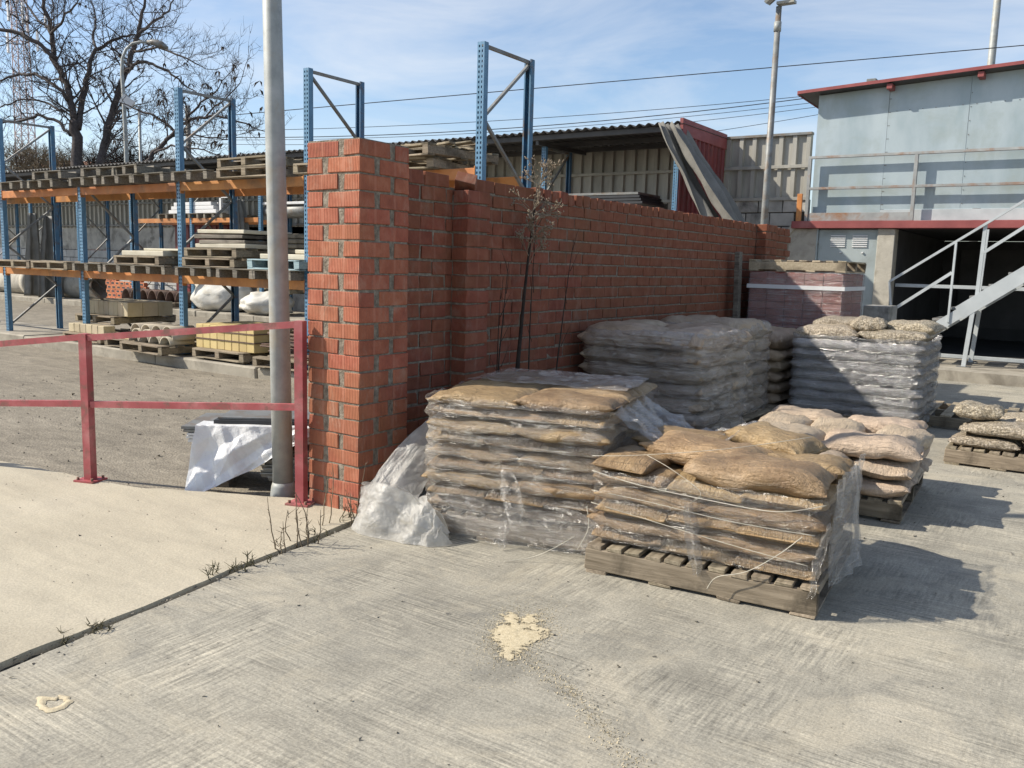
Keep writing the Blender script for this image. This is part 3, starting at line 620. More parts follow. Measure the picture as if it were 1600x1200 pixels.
# level one
rp(PK_rackw, 'low flat pallet at the left of the lower left bay', -15.2, z1); rp(PK_rackw, 'low flat pallet at the right of the lower left bay', -14.05, z1)
for i, x in enumerate((-12.95, -12.1, -11.35)): rp(PK_rack, f'grey pallet {ORD[i]} from left on the lower beams of the middle bay', x, z1)
rp(PK_rackw, 'grey pallet carrying cream slabs in the lower middle bay', -11.65, z1+.128)
for i, x in enumerate((-10.32, -9.42, -8.75)): rp(PK_rack, f'grey pallet {ORD[i]} from left on the lower beams behind the lamp column', x, z1)
rp(PK_rackw, 'grey pallet at the bottom of the slab stack left of the lamp column', -10.0, z1+.128); rp(PK_rackw, 'grey pallet second up in the slab stack left of the lamp column', -9.95, z1+.259, .03)
rp(PK_blue, 'pale blue pallet carrying cream slabs behind the lamp column', -8.75, z1+.128)
rp(PK_rack, 'grey pallet on the lower beams behind the brick pier', -7.4, z1)
def slab(name, lab, x, y, z, sx, sy, sz, m='stone', rz=0, cat='slab', j=.004):
    o = link(name, MB().bbox(-sx/2, sx/2, -sy/2, sy/2, 0, sz, .008, j).mesh(name, M[m]), None, (x, y, z), (0, 0, rz)); return tag(o, lab, cat)
zt = z1+.128+.125
slab('stone_slab', 'thick cream stone slab on the pallet left of the second upright', -11.75, 8.0, zt+.003, 1.05, .9, .075)
slab('stone_slab', 'thin cream slab resting on top of the thick cream slab', -11.4, 8.05, zt+.082, .9, .8, .035, 'stone', .05)
zt = z1+.259+.128
for k, (dx, sx, sz, m) in enumerate(((0, 1.12, .06, 'stone'), (.03, 1.0, .05, 'woodd'), (-.05, 1.05, .055, 'woodd'), (.0, .98, .05, 'stone'))):
    slab('timber_slab' if m == 'woodd' else 'stone_slab', f'{"grey timber" if m == "woodd" else "pale stone"} plank slab {ORD[k]} from bottom of the pile left of the lamp column', -10.0+dx, 8.02, zt+.002+sum((.062, .066, .070, .066)[:k]), sx, .85, sz, m, random.uniform(-.04, .04))
for k in range(5):
    slab('timber_slab', f'grey timber slab {ORD[k]} from bottom of the pile partly hidden by the lamp column', -9.05+random.uniform(-.08, .08), 8.15, z1+.127+.066*k if k == 0 else z1+.127+.066*k, .62, .8, .06, 'woodd', random.uniform(-.06, .06)) if False else None
zt = z1+.128+.132
slab('stone_slab', 'cream slab on the pale blue pallet, lower of the two', -8.62, 8.0, zt, 1.15, .8, .07); slab('stone_slab', 'cream slab on the pale blue pallet, upper of the two', -8.3, 8.1, zt+.074, .8, .7, .055)
for k in range(4): slab('timber_slab', f'grey timber slab {ORD[k]} from bottom of the pile behind the lamp column', -9.05+random.uniform(-.05, .05), 8.35, zt+.08+.068*k, .75, .5, .06, 'woodd', random.uniform(-.08, .08))

# goods on the kerb below the front rack
KZ = .115
def goods(name, lab, cat, loc): return thing(name, lab, cat, loc)
PK_rackw.place('pallet under the upper pack of tan pavers below the rack', (-13.35, 8.25, KZ+.28), .02, 'pallets on the rack kerb'); PK_rackw.place('pallet under the lower row of tan pavers below the rack', (-13.3, 8.0, KZ), 0, 'pallets on the rack kerb')
def pavers(lab, x0, y0, z0, nx, ny, nz_, sx, sy, sz, m, strap=False):
    t = thing('paver_pack', lab, 'pavers', (x0, y0, z0)); ms = [MB().bbox(-sx/2+.003, sx/2-.003, -sy/2+.003, sy/2-.003, 0, sz-.002, .006, .003).mesh('paver', M[m]) for _ in range(3)]
    for i in range(nx):
        for j in range(ny):
            for k in range(nz_):
                if ny > 2 and 0 < j < ny-1 and k < nz_-1: continue
                link('paver', random.choice(ms), t, ((i+.5)*sx, (j+.5)*sy, k*sz), (0, 0, random.uniform(-.02, .02)))
    if strap:
        for zz_ in (.4, .75): MB().box(-.006, nx*sx+.006, -.006, ny*sy+.006, nz_*sz*zz_-.008, nz_*sz*zz_+.008).build('strap', M['rod'], t, off=(0, 0, 0))
    return t
pavers('tan paver blocks packed on the upper pallet below the rack', -14.0, 7.85, KZ+.28+.128, 10, 3, 1, .135, .27, .23, 'paver')
pavers('loose row of tan pavers on the lower pallet below the rack', -13.8, 7.52, KZ+.128, 6, 1, 1, .17, .2, .14, 'paver')
PK_rackw.place('pallet under the cream boards below the rack', (-12.0, 7.95, KZ), .05, 'pallets on the rack kerb')
slab('cream_board', 'large cream yellow board lying on a pallet below the rack', -12.15, 7.85, KZ+.128, 1.0, .9, .03, 'cream', .15, 'board'); slab('timber_slab', 'pale plank laid across the cream board below the rack', -11.75, 8.05, KZ+.16, 1.0, .35, .035, 'woodl', -.1, 'plank')
slab('timber_slab', 'second pale plank stepped over the first below the rack', -11.55, 8.1, KZ+.198, .7, .25, .03, 'woodl', .12, 'plank')
PK_rackw.place('pallet carrying sandy curved roof tiles below the rack', (-11.25, 7.72, KZ), -.04, 'pallets on the rack kerb')
t = thing('roof_tiles', 'rows of sandy curved roof tiles stacked on a pallet below the rack', 'roof tiles', (-11.25, 7.72, KZ+.128))
def tile_mesh():
    b = MB(); b.grid(lambda u, v: (.115*math.cos(math.pi*u), -.2+.4*v, .105*math.sin(math.pi*u)), 10, 1); return b.mesh('roof_tile', M['tile'])
tm = tile_mesh()
for k in range(3):
    for i in range(4):
        o = link('roof_tile', tm, t, (-.42+i*.255+(.04 if k == 1 else 0), -.2+k*.02, k*.072)); md = o.modifiers.new('thickness', 'SOLIDIFY'); md.thickness = .016
PK_rackw.place('pallet under the strapped yellow blocks', (-9.85, 7.95, KZ), 0, 'pallets on the rack kerb')
pavers('strapped pack of yellow blocks right of the rack upright', -10.45, 7.50, KZ+.128, 8, 4, 1, .155, .24, .33, 'yellow', True)
PK_rackw.place('dark pallet under the rusty rods', (-8.45, 7.85, KZ), .03, 'pallets on the rack kerb')
t = thing('rusty_rods', 'tangled heap of dark rusty rods on a pallet behind the lamp column', 'rods', (-8.45, 7.85, KZ+.128))
for k in range(46):
    zr = .015+random.random()**1.2*.28; a = random.uniform(-.25, .25); ln = random.uniform(.35, .6); c = Vector((random.uniform(-.2, .2), random.uniform(-.42, .42), zr))
    d = Vector((math.cos(a), math.sin(a), random.uniform(-.06, .06)))*ln
    MB().tube([c-d, c+Vector((0, 0, .015)), c+d], random.choice((.008, .012, .02)), 5).build('rod', M['rod'], t, off=(0, 0, 0))
slab('stone_block', 'small tan block beside the rack upright next to the pier', -7.0, 7.7, KZ, .5, .5, .42, 'paver', .1, 'block')

# ------------------------------------------------------------------ shed roof, red end, tarps
def ribbed(p0, p1, z0, z1, pitch=.25, depth=.035, flat=.55, nrm=None):
    """vertical trapezoid sheet from p0 to p1 (xy)"""
    p0, p1 = Vector((*p0, 0)), Vector((*p1, 0)); d = p1-p0; ln = d.length; d /= ln; n = Vector((-d.y, d.x, 0)) if nrm is None else Vector(nrm)
    pts = []; s = 0
    while s < ln-1e-6:
        for (f, o) in ((0, 0), (flat, 0), (flat+.08, depth), (.92, depth)):
            q = s+f*pitch
            if q <= ln: pts.append(p0+d*q+n*o)
        s += pitch
    pts.append(p1.copy()); b = MB()
    vs = [(p.x, p.y, z) for z in (z0, z1) for p in pts]; m = len(pts)
    b.add(vs, [(i, i+1, m+i+1, m+i) for i in range(m-1)]); return b
t = thing('shed_roof', 'long dark corrugated lean-to roof over the rear rack', 'roof', (-6.3, 14.2, 4.0))
XE = -6.25; k = 0; x = XE
while x > -46:
    xa = x-1.08
    b = MB(); b.grid(lambda u, v: (xa+(x-xa+.06)*u, 14.12+2.3*v, 3.985+.02*v + .026*math.cos(2*math.pi*(xa+(x-xa+.06)*u)/.18) + .004*(k % 2)), 48, 1); b.build('roof_sheet', M['roofm'], t, thick=.004)
    x = xa; k += 1
for y in (14.25, 15.3, 16.1): MB().bbox(-46, XE-.02, y-.03, y+.03, 3.86, 3.95, .003).build('purlin', M['roofm'], t)
for i in range(0, 12, 2): MB().bar((FR2[i][0], 14.25, 3.82), (FR2[i][0], 16.1, 3.84), .06, .08).build('rafter', M['roofm'], t)
t = thing('red_end_wall', 'ribbed dark red sheet closing the right end of the shed', 'sheet wall', (XE, 14.3, 0))
for i in range(2): ribbed((XE, 14.22+i*1.0), (XE, 14.22+(i+1)*1.0), .1, 3.80, .2, -.03).build('red_sheet', M['redsheet'], t, thick=.004)
MB().bbox(XE-.02, XE+.045, 14.16, 16.24, 3.78, 4.06, .004).build('fascia', M['redsteel'], t)
def tarp(name, lab, A, B, wid, seed, folds=3, m='tarp', bulge=.12):
    A, B = Vector(A), Vector(B); d = B-A; side = Vector((0, 1, 0)); nn = d.cross(side).normalized(); sd = nn.cross(d).normalized()
    b = MB()
    def f(u, v):
        ph = 2*math.pi*folds*u; wv = wid*(.45+.55*v**.7)
        p = A + d*v + sd*(u-.5)*wv + nn*(bulge*(.4+.6*v)*(math.sin(ph+seed)*.5+.5*math.sin(ph*.5+seed*2))) + nn*.05*fbm(u*3, v*4, seed, 3)
        p.z -= .10*math.sin(math.pi*v)*(.6+.4*u); return p
    b.grid(f, 44, 26); return tag(b.build(name, M[m], thick=.006), lab, 'tarpaulin')
tarp('grey_tarpaulin', 'long grey folded tarpaulin hanging slantwise off the shed corner, upper fold', (-6.30, 14.08, 3.93), (-4.30, 13.95, 1.25), 1.1, 1.0, 4)
tarp('grey_tarpaulin', 'narrow grey tarpaulin strip under the slanted tarpaulin at the shed corner', (-6.50, 13.96, 3.95), (-4.75, 13.85, 1.2), .6, 2.3, 3)
tarp('grey_tarpaulin', 'grey tarpaulin hanging upright at the left of the rear rack, broader one', (-26.9, 14.25, 2.6), (-26.85, 14.2, .12), .9, 4.1, 3, 'tarp', .2)
tarp('grey_tarpaulin', 'grey tarpaulin hanging upright at the left of the rear rack, narrow one', (-28.0, 14.3, 2.7), (-28.0, 14.25, .12), .6, 5.2, 2, 'tarp', .15)
tarp('grey_tarpaulin', 'pale grey cloth hanging over the rear rack beam left of the lamp column', (-18.2, 14.4, 2.95), (-18.0, 14.38, 1.5), .6, 7.7, 3, 'tarp', .1)
# red sheet cabin further left under the shed
t = thing('red_cabin', 'dark red sheet metal cabin under the shed roof', 'cabin', (-21.4, 15.0, .1))
ribbed((-22.6, 15.6), (-20.2, 15.6), .1, 2.35, .25, .03).build('red_sheet', M['redsheet'], t, thick=.004); ribbed((-20.2, 15.6), (-20.2, 16.2), .1, 2.35, .25, .03).build('red_sheet', M['redsheet'], t, thick=.004)
MB().bbox(-22.65, -20.15, 15.55, 16.2, 2.352, 2.42, .004).build('cabin_roof', M['redsheet'], t)

# ------------------------------------------------------------------ fence and block wall at the back
YB = 16.32
t = thing('sheet_fence', 'tall ribbed beige sheet metal fence on a block wall behind the shed', 'fence', (-5.5, YB, 2.8))
x = -4.62
while x > -46:
    zb_ = 2.79 if x > -13 else 2.36
    ribbed((x-1.0, YB), (x, YB), zb_, 3.93 if x < -6.2 else 3.97, .25, -.06, .55).build('fence_sheet', M['fence'], t, thick=.003); x -= 1.0
MB().bbox(-13, -4.62, YB-.09, YB+.05, 3.972, 4.02, .004).build('cap_rail', M['galvd'], t)
for z in (2.84, 3.42): MB().bbox(-13, -4.62, YB-.10, YB-.05, z-.03, z+.03, .003).build('fence_rail', M['fence'], t)
for z in (2.42, 3.1): MB().bbox(-46, -13.01, YB-.10, YB-.05, z-.03, z+.03, .003).build('fence_rail', M['galvd'], t)
def blocks(name, lab, x0, x1, y, z0, z1, bl, bh, m, base=None):
    t = thing(name, lab, 'wall', (x1, y, 0)); ms = [MB().bbox(-bl/2+.008, bl/2-.008, -.09, .09, -bh/2+.008, bh/2-.008, .008, .004).mesh('block', M[m]) for _ in range(3)]
    MB().box(x0, x1, y-.075, y+.1, -.05, z1-.01).build('mortar_core', M['soil'], t)
    n = round((z1-z0)/bh); L0 = Vector(t.location)
    for k in range(n):
        x = x0 + (bl/2 if k % 2 else 0)
        while x+bl/2 <= x1-.05:
            link('block', random.choice(ms), t, Vector((x+bl/2, y+random.uniform(-.004, .004), z0+(k+.5)*(z1-z0)/n))-L0); x += bl
blocks('block_wall', 'grey concrete block wall under the fence beside the building', -7.6, -4.62, YB+.02, 1.34, 2.84, .46, .25, 'block')
blocks('block_wall', 'whitish block wall behind the rear rack on the left', -34, -20.3, YB+.02, .05, 1.62, .5, .26, 'blockw')
MB_ = MB(); MB_.box(-46, -13.01, YB+.0, YB+.12, 1.63, 2.38); MB_.box(-20.3, -7.61, YB, YB+.12, -.05, 2.83 if False else 2.38); MB_.box(-13.0, -7.61, YB+.001, YB+.119, 2.385, 2.8)
tag(MB_.build('rendered_wall', M['block']), 'plain grey rendered wall band behind the rear rack', 'wall')

# ------------------------------------------------------------------ goods of the rear rack
G2 = 'pallets on the rear rack'
for i, (x, z) in enumerate(((-21.3, 2.5), (-20.3, 2.5), (-19.3, 2.5))): PK_rack.place(f'pallet under the white beams on the rear rack, {ORD[i]} from left', (x, 15.0, z), 0, G2)
t = thing('white_beams', 'bundle of white beams lying on pallets on the rear rack', 'beams', (-20.3, 15.0, 2.63))
for k in range(3):
    for j in range(4): MB().bbox(-21.35+.12*k, -19.3-.1*k, 14.55+j*.22, 14.75+j*.22, 2.63+k*.10, 2.725+k*.10, .01).build('beam', M['lampw'], t)
t = thing('white_rack_frame', 'white rectangular metal frame standing on the rear rack beam', 'frame', (-18.9, 14.6, 2.5))
for a, c in (((-19.15, 2.52), (-19.15, 3.05)), ((-18.55, 2.52), (-18.55, 3.05)), ((-19.18, 3.05), (-18.52, 3.05))): MB().bar((a[0], 14.6, a[1]), (c[0], 14.6, c[1]), .07, .07, (0, 1, 0)).build('frame_bar', M['lampw'], t)
t = thing('pipe_bundle', 'dark pipes lying on the rear rack beside the lamp column', 'pipes', (-16.6, 15, 2.5))
for k in range(3): MB().tube([(-17.5, 14.7+.3*k, 2.66), (-15.5, 14.7+.3*k, 2.66)], .14, 14).build('pipe', M['galvd'], t)
slab('white_board', 'white panel lying across the dark pipes on the rear rack', -16.6, 15.0, 2.81, 1.9, .9, .06, 'lampw', 0, 'panel')
t = thing('black_sheets', 'stack of black flat sheets on the rear rack showing above the brick wall', 'sheets', (-8.1, 14.9, 2.5))
for k in range(4): MB().bbox(-9.3+.02*k, -7.05-.03*k, 14.45, 15.4, 2.66+k*.055, 2.705+k*.055, .004).build('sheet', M['black'] if k < 3 else M['galvd'], t)
PK_rackw.place('pallet under the black sheets on the rear rack', (-8.3, 14.95, 2.5), 0, G2)
PK_rackw.place('pallet on the rear rack next to the right blue upright', (-7.05, 14.95, 2.5), .04, G2) if False else None
PK_pale.place('pale pallet on the rear rack at the shed end', (-7.1, 14.95, 2.5+.0), .0, G2) if False else None
t = thing('hollow_bricks', 'pallet load of orange hollow bricks on the ground by the fence', 'bricks', (-23.9, 14.9, .1))
hb = MB()
hb = [MB().bbox(-.12, .12, -.06, .06, 0, .115, .006, .003).mesh('hollow_brick', M['hollow'])]
holes = MB().box(-.07, .07, -.062, -.058, .03, .085).mesh('brick_hole', M['dark'])  # flat near-black plate on the brick face, painting the shade inside a hole
for i in range(8):
    for k in range(6):
        if k == 5 and random.random() < .5: continue
        o = link('hollow_brick', hb[0], t, (-1.0+i*.25+(.06 if k % 2 else 0), random.uniform(-.01, .01), k*.12)); link('brick_hole', holes, o)
def lump(name, lab, cat, loc, sx, sy, sz, m, seed, amp=.18, flat=False):
    b = MB()
    def f(u, v):
        a = 2*math.pi*u; ph = math.pi*(v-.5)*.999; c = math.cos(ph); x, y, z = c*math.cos(a), c*math.sin(a), math.sin(ph)
        r = 1 + amp*fbm(x*1.6+seed, y*1.6, z*1.6, 4); k_ = (abs(x)**4+abs(y)**4+.0001)**-.25*min(1, c*1.35) if c > .01 else 0
        x2, y2 = math.cos(a)*c, math.sin(a)*c
        return (x2*r*sx*.5*1.08, y2*r*sy*.5*1.08, max(0, (z*r+.82)/1.82*sz))
    b.grid(f, 40, 20, True, not flat); o = link(name, b.mesh(name, M[m]), None, loc); return tag(o, lab, cat)
lump('bulk_bag', 'big slumped white bulk bag between the rear rack uprights', 'bag', (-19.3, 14.7, .1), 2.0, 1.1, .95, 'bag', 3, .22)
lump('bulk_bag', 'low white bulk bag left of the lamp column', 'bag', (-17.4, 14.6, .1), 1.5, 1.0, .55, 'bag', 8, .25)
lump('bulk_bag', 'white bulk bag just right of the lamp column', 'bag', (-15.2, 14.6, .1), 1.0, .9, .6, 'bag', 11, .22); lump('bulk_bag', 'white bulk bag next to the pier edge', 'bag', (-14.1, 14.7, .1), 1.1, .9, .55, 'bag', 14, .22)
PK_rackw.place('pallet tipped on top of the slumped white bulk bag', (-19.7, 14.6, 1.02), .3, 'pallets by the rear rack', (R(22), R(-10)))
PK_rackw.place('pallet lying behind the low white bag', (-17.3, 15.2, .62), .1, 'pallets by the rear rack')
t = thing('dark_tiles', 'row of dark curved tiles stacked on a pallet by the rear kerb', 'tiles', (-21.9, 14.3, .24))
for i in range(7):
    b = MB(); b.grid(lambda u, v: (.2*math.cos(math.pi*u), .5*v, .28*math.sin(math.pi*u)), 12, 1); o = link('tile', b.mesh('tile', M['rod']), t, (-1.2+i*.42, 0, 0)); md = o.modifiers.new('thickness', 'SOLIDIFY'); md.thickness = .02
PK_rackw.place('pallet under the dark curved tiles, left one', (-22.5, 14.5, .11), 0, 'pallets by the rear rack'); PK_rackw.place('pallet under the dark curved tiles, right one', (-21.2, 14.5, .11), 0, 'pallets by the rear rack')
t = thing('concrete_pipe', 'large pale concrete pipe lying along the rear kerb at the left', 'pipe', (-29, 15.0, .1))
b = MB(); b.tube([(-34, 15.0, .52), (-25.4, 15.0, .52)], .42, 26, False); b.build('pipe_barrel', M['conc'], t, thick=.05)
MB().tube([(-29.6, 15.0, .52), (-29.3, 15.0, .52)], .47, 26).build('pipe_collar', M['conc'], t)
# ------------------------------------------------------------------ grey building on the right
FY = 16.0
B = thing('grey_building', 'two storey building with blue grey sheet upper storey and open dark bay below', 'building', (-4.6, FY, 0))
MB().bbox(-4.84, -4.325, FY, FY+.3, .0, 2.285, .006).build('concrete_wall', M['conc'], B); MB().box(-4.84, -4.6, FY+.3, 22, 0, 2.285).build('side_wall', M['conc'], B)
MB().bbox(-3.315, -3.035, FY-.02, FY+.28, .14, 2.285, .008, .004).build('concrete_column', M['conc'], B)
MB().box(-4.325, -3.315, FY+.08, FY+.25, .0, 2.285).build('door_backing', M['conc'], B)
D = MB().bbox(-4.315, -3.325, FY+.03, FY+.075, .16, 2.27, .006).build('door', M['doorm'], B)
DL = Vector(B.location)
def sub(mb, nm, m, par): return link(nm, mb.mesh(nm, m, tuple(B.location)), par)
for k in range(2):
    x0 = -4.10+k*.37
    for q in range(6): sub(MB().box(x0, x0+.25, FY+.012, FY+.032, 2.165-q*.037-.012, 2.165-q*.037+.006), 'louvre', M['lampw'], D)
    sub(MB().bbox(x0+.18-.012, x0+.18+.02, FY+.0, FY+.03, 1.86, 1.885, .003), 'latch', M['lampw'], D)
for z in (.5, 2.0): sub(MB().tube([(-4.318, FY+.02, z), (-4.318, FY+.02, z+.11)], .012, 8), 'hinge', M['galvd'], D)
MB().bbox(-4.345, -4.318, FY-.004, FY+.076, .15, 2.284, .003).build('door_frame', M['doorm'], B); MB().bbox(-3.323, -3.300, FY-.006, FY+.076, .15, 2.284, .003).build('door_frame', M['doorm'], B)
MB().bbox(-4.78, 9, FY-.10, FY+.20, 2.288, 2.415, .006).build('floor_beam', M['redsteel'], B); MB().bar((-4.98, FY-.02, 2.02), (-4.74, FY-.02, 2.36), .09, .07, (0, 1, 0)).build('corner_brace', M['conc'], B)
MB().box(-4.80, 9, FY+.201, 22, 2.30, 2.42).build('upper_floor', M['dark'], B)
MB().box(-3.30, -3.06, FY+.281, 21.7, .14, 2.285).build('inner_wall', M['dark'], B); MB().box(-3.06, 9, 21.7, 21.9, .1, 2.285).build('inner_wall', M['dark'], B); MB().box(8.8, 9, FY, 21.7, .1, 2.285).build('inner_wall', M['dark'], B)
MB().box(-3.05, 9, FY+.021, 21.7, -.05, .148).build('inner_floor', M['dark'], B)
MB().bbox(-3.03, 4, FY+.34, FY+.40, 1.30, 1.36, .004).build('inner_rail', M['stairs'], B)
MB().bbox(-2.3, 4, FY+.10, FY+.16, .15, .21, .004).build('threshold_bar', M['stairs'], B)
for i in range(5): MB().box(-2.7+i*1.9, -.95+i*1.9, 21.64, 21.68, .4, 2.1).build('inner_panel', M['roofm'], B)
# upper storey cladding in sheets
CY = FY+.125
eave = lambda x: 4.60 + .047*(x+4.76)
def clad(x0, x1, z0, z1l, z1r, y):
    b = MB(); b.add([(x0, y, z0), (x1, y, z0), (x1, y, z1r), (x0, y, z1l), (x0, y+.03, z0), (x1, y+.03, z0), (x1, y+.03, z1r), (x0, y+.03, z1l)], [(0, 1, 2, 3), (5, 4, 7, 6), (0, 3, 7, 4), (1, 5, 6, 2), (3, 2, 6, 7), (0, 4, 5, 1)]); return b
clad(-4.51, -3.338, 2.44, eave(-4.51), eave(-3.338), CY).build('cladding_sheet', M['clad'], B)
xs = [-3.334, -2.1, -.86, .4, 1.7, 3.0, 5, 9]
for i in range(len(xs)-1):
    clad(xs[i], xs[i+1]-.004, 2.62, 4.24+.03*i, 4.24+.03*(i+1), CY+.004*(i % 2)).build('cladding_sheet', M['clad'], B)
    clad(xs[i], xs[i+1]-.004, 4.245+.03*i, eave(xs[i]), eave(xs[i+1]), CY+.010-.003*(i % 2)).build('cladding_sheet', M['clad'], B)
clad(-3.334, 9, 2.43, 2.612, 2.612, CY-.012).build('kick_plate', M['stairs'], B)
MB().box(-4.505, -4.47, CY+.031, 22, 2.43, 4.62).build('side_cladding', M['clad'], B)
b = MB(); x0, x1, ya, yb = -4.80, 9, FY-.14, 22.3
for dz, th, nm in ((0.02, .05, 0),):
    b.add([(x0, ya, eave(x0)+dz), (x1, ya, eave(x1)+dz), (x1, yb, eave(x1)+dz-.1), (x0, yb, eave(x0)+dz-.1)] + [(x0, ya, eave(x0)+dz+th), (x1, ya, eave(x1)+dz+th), (x1, yb, eave(x1)+dz+th-.1), (x0, yb, eave(x0)+dz+th-.1)], [(3, 2, 1, 0), (4, 5, 6, 7), (0, 1, 5, 4), (1, 2, 6, 5), (2, 3, 7, 6), (3, 0, 4, 7)])
RF = b.build('roof', M['roofm'], B)
b = MB(); b.bar((x0-.01, ya-.012, eave(x0)+.045), (x1, ya-.012, eave(x1)+.045), .02, .052); sub(b, 'eave_trim', M['redsteel'], RF)
b = MB(); b.bar((x0-.012, ya, eave(x0)+.04), (x0-.012, yb, eave(x0)-.06), .02, .07); sub(b, 'eave_trim', M['redsteel'], RF)
for x in (-3.30, -1.95, -.5): sub(MB().bbox(x-.045, x+.045, ya+.015, CY+.0, eave(x)-.085, eave(x)-.0, .005), 'purlin_end', M['redsteel'], RF)
sub(MB().bbox(-3.72, -3.56, ya+.2, ya+.35, eave(-3.6)+.06, eave(-3.6)+.16, .01), 'roof_vent', M['galvd'], RF)
b = MB()
for xv in [-3.345, -3.325]+xs[1:5]:
    for k in range(9): b.tube([(xv+.02, CY-.003, 2.7+k*.22), (xv+.02, CY+.006, 2.7+k*.22)], .009, 6)
for k in range(30): b.tube([(-3.2+k*.2, CY-.002, 4.255+.03*(k*.2/1.3)), (-3.2+k*.2, CY+.006, 4.255+.03*(k*.2/1.3))], .008, 6)
tag(b.build('rivets', M['galvd'], B), kind='stuff')
RL = thing('upper_railing', 'rusty grey steel railing fixed in front of the upper storey cladding', 'railing', (-4.55, FY-.03, 2.42))
for x in (-4.545, -2.80, -1.05, .7): MB().bbox(x-.028, x+.028, FY-.05, FY+.02, 2.418, 3.54, .003).build('post', M['rail'], RL)
for z in (3.525, 2.985): MB().bbox(-4.57, 3, FY-.052, FY+.018, z-.022, z+.022, .003).build('rail', M['rail'], RL)
MB().bbox(-4.51, -2.83, FY-.03, FY-.015, 2.42, 2.56, .003).build('toe_plate', M['rail'], RL)
o = MB().bbox(-4.72, -4.63, FY-.06, FY-.02, 2.418, 2.90, .004).build('rusty_plank', M['orange']); tag(o, 'small upright rusty orange plank at the left end of the upper railing', 'plank')

# ------------------------------------------------------------------ steel stair
S = thing('steel_stair', 'pale grey steel stair climbing to the right in front of the dark bay', 'stair', (-2.9, 14.65, .15))
YN, YFa = 14.65, 15.50
sl = .757; zs = lambda x: .66 + (x+2.165)*sl
for y in (YN, YFa):
    MB().bar((-2.86, y, zs(-2.86)), (-1.74, y, zs(-1.74)), .05, .15).build('stringer', M['stairs'], S); MB().bar((-1.78, y-.004, zs(-1.78)+.01), (1.6, y-.004, zs(1.6)+.01), .06, .21).build('stringer', M['stairs'], S)
    MB().bar((-1.655, y, .15), (-1.60, y, zs(-1.60)-.08), .06, .06, (0, 1, 0)).build('leg', M['stairs'], S); MB().bbox(-1.75, -1.56, y-.08, y+.08, .15, .16, .002).build('foot_plate', M['galvd'], S)
x = -2.75
while x < 1.5:
    MB().bbox(x-.12, x+.12, YN+.03, YFa-.03, zs(x)+.06, zs(x)+.10, .004).build('tread', M['galvd'], S); x += .24
hr = lambda x: 1.40 + (x+2.80)*.705; mr = lambda x: .95 + (x+2.73)*.765
for y in (YN-.02,):
    MB().bar((-2.80, y, hr(-2.80)), (1.6, y, hr(1.6)), .045, .035).build('handrail', M['stairs'], S); MB().bar((-2.73, y, mr(-2.73)), (-1.93, y, mr(-1.93)), .03, .045).build('mid_rail', M['stairs'], S); MB().bar((-1.53, y, mr(-1.53)), (1.6, y, mr(1.6)), .03, .045).build('mid_rail', M['stairs'], S)
    MB().bar((-2.735, y, mr(-2.735)-.02), (-2.80, y, hr(-2.80)), .03, .045, (0, 1, 0)).build('rail_post', M['stairs'], S)
    for xx in (-1.91, -.55, .7): MB().bar((xx-.01, y-.002, zs(xx)-.04), (xx, y-.002, hr(xx)), .03, .055, (0, 1, 0)).build('rail_post', M['stairs'], S)
MB().bar((-1.57, YN+.01, zs(-1.57)), (-1.545, YN+.01, hr(-1.545)), .05, .05, (0, 1, 0)).build('rail_post', M['stairs'], S); MB().bar((-1.635, YFa, zs(-1.6)), (-1.60, YFa, hr(-1.6)), .05, .05, (0, 1, 0)).build('rail_post', M['stairs'], S)
MB().bar((-2.80, YFa, hr(-2.80)), (1.6, YFa, hr(1.6)), .045, .035).build('handrail', M['stairs'], S) if False else None

# ------------------------------------------------------------------ far things placed along a view ray at their own distance
EYEP = Vector((0, 0, EYE))
def far(x, y, d): return EYEP + (fwd + rgt*((x-800)/1350) - up2*((y-600)/1350))*d
def pole(name, lab, base, top, r0, r1, m, n=14, cat='pole'):
    t = thing(name, lab, cat, base); MB().tube([base, top], [r0, r1], n).build('shaft', M[m], t); return t
t = pole('solar_lamp_post', 'slim grey pole with a solar lamp on top behind the far end of the wall', (-4.49, 13.5, -.056), (-4.47, 13.5, 5.46), .062, .042, 'galvd', cat='lamp post')
P = Vector((-4.47, 13.5, 5.46)); MB().tube([(-4.472, 13.5, 5.10), (-4.472, 13.5, 5.24)], .055, 12).build('clamp', M['galv'], t)
b = MB(); MXp = Matrix.Translation(P+Vector((0, 0, .22))) @ Matrix.Rotation(R(-38), 4, 'Y') @ Matrix.Rotation(R(12), 4, 'X'); b.box(-.22, .22, -.15, .15, -.012, .012, 0, MXp); b.build('solar_panel', M['panel'], t)
b = MB(); 
for (x0, x1, y0, y1) in ((-.24, .24, -.17, -.15), (-.24, .24, .15, .17), (-.24, -.22, -.15, .15), (.22, .24, -.15, .15)): b.box(x0, x1, y0, y1, -.02, .02, 0, MXp)
b.build('panel_frame', M['galv'], t); b = MB(); b.box(-.06, .20, -.07, .07, -.05, -.01, 0, Matrix.Translation(P+Vector((.04, 0, .07)))); b.build('lamp_head', M['galv'], t)
a = far(1548, 100, 30); pole('tall_pole', 'thick pale pole rising behind the roof of the grey building', (a.x, a.y, -.056), (a.x+.02, a.y, 15), .15, .11, 'galv')
a = far(293, 165, 30); wp = pole('utility_pole', 'short dark concrete utility pole between the bare tree branches', (a.x, a.y, -.056), (a.x, a.y, a.z), .11, .085, 'tarp')
MB().bbox(a.x-.35, a.x+.35, a.y-.04, a.y+.04, a.z-.5, a.z-.42, .01).build('crossarm', M['galvd'], wp)
d = 30; pts = [far(199, 300, d), far(197, 230, d), far(193, 150, d), far(190.5, 115, d), far(191, 92, d), far(197, 77, d), far(207, 68, d), far(219, 65.5, d), far(232, 66, d)]
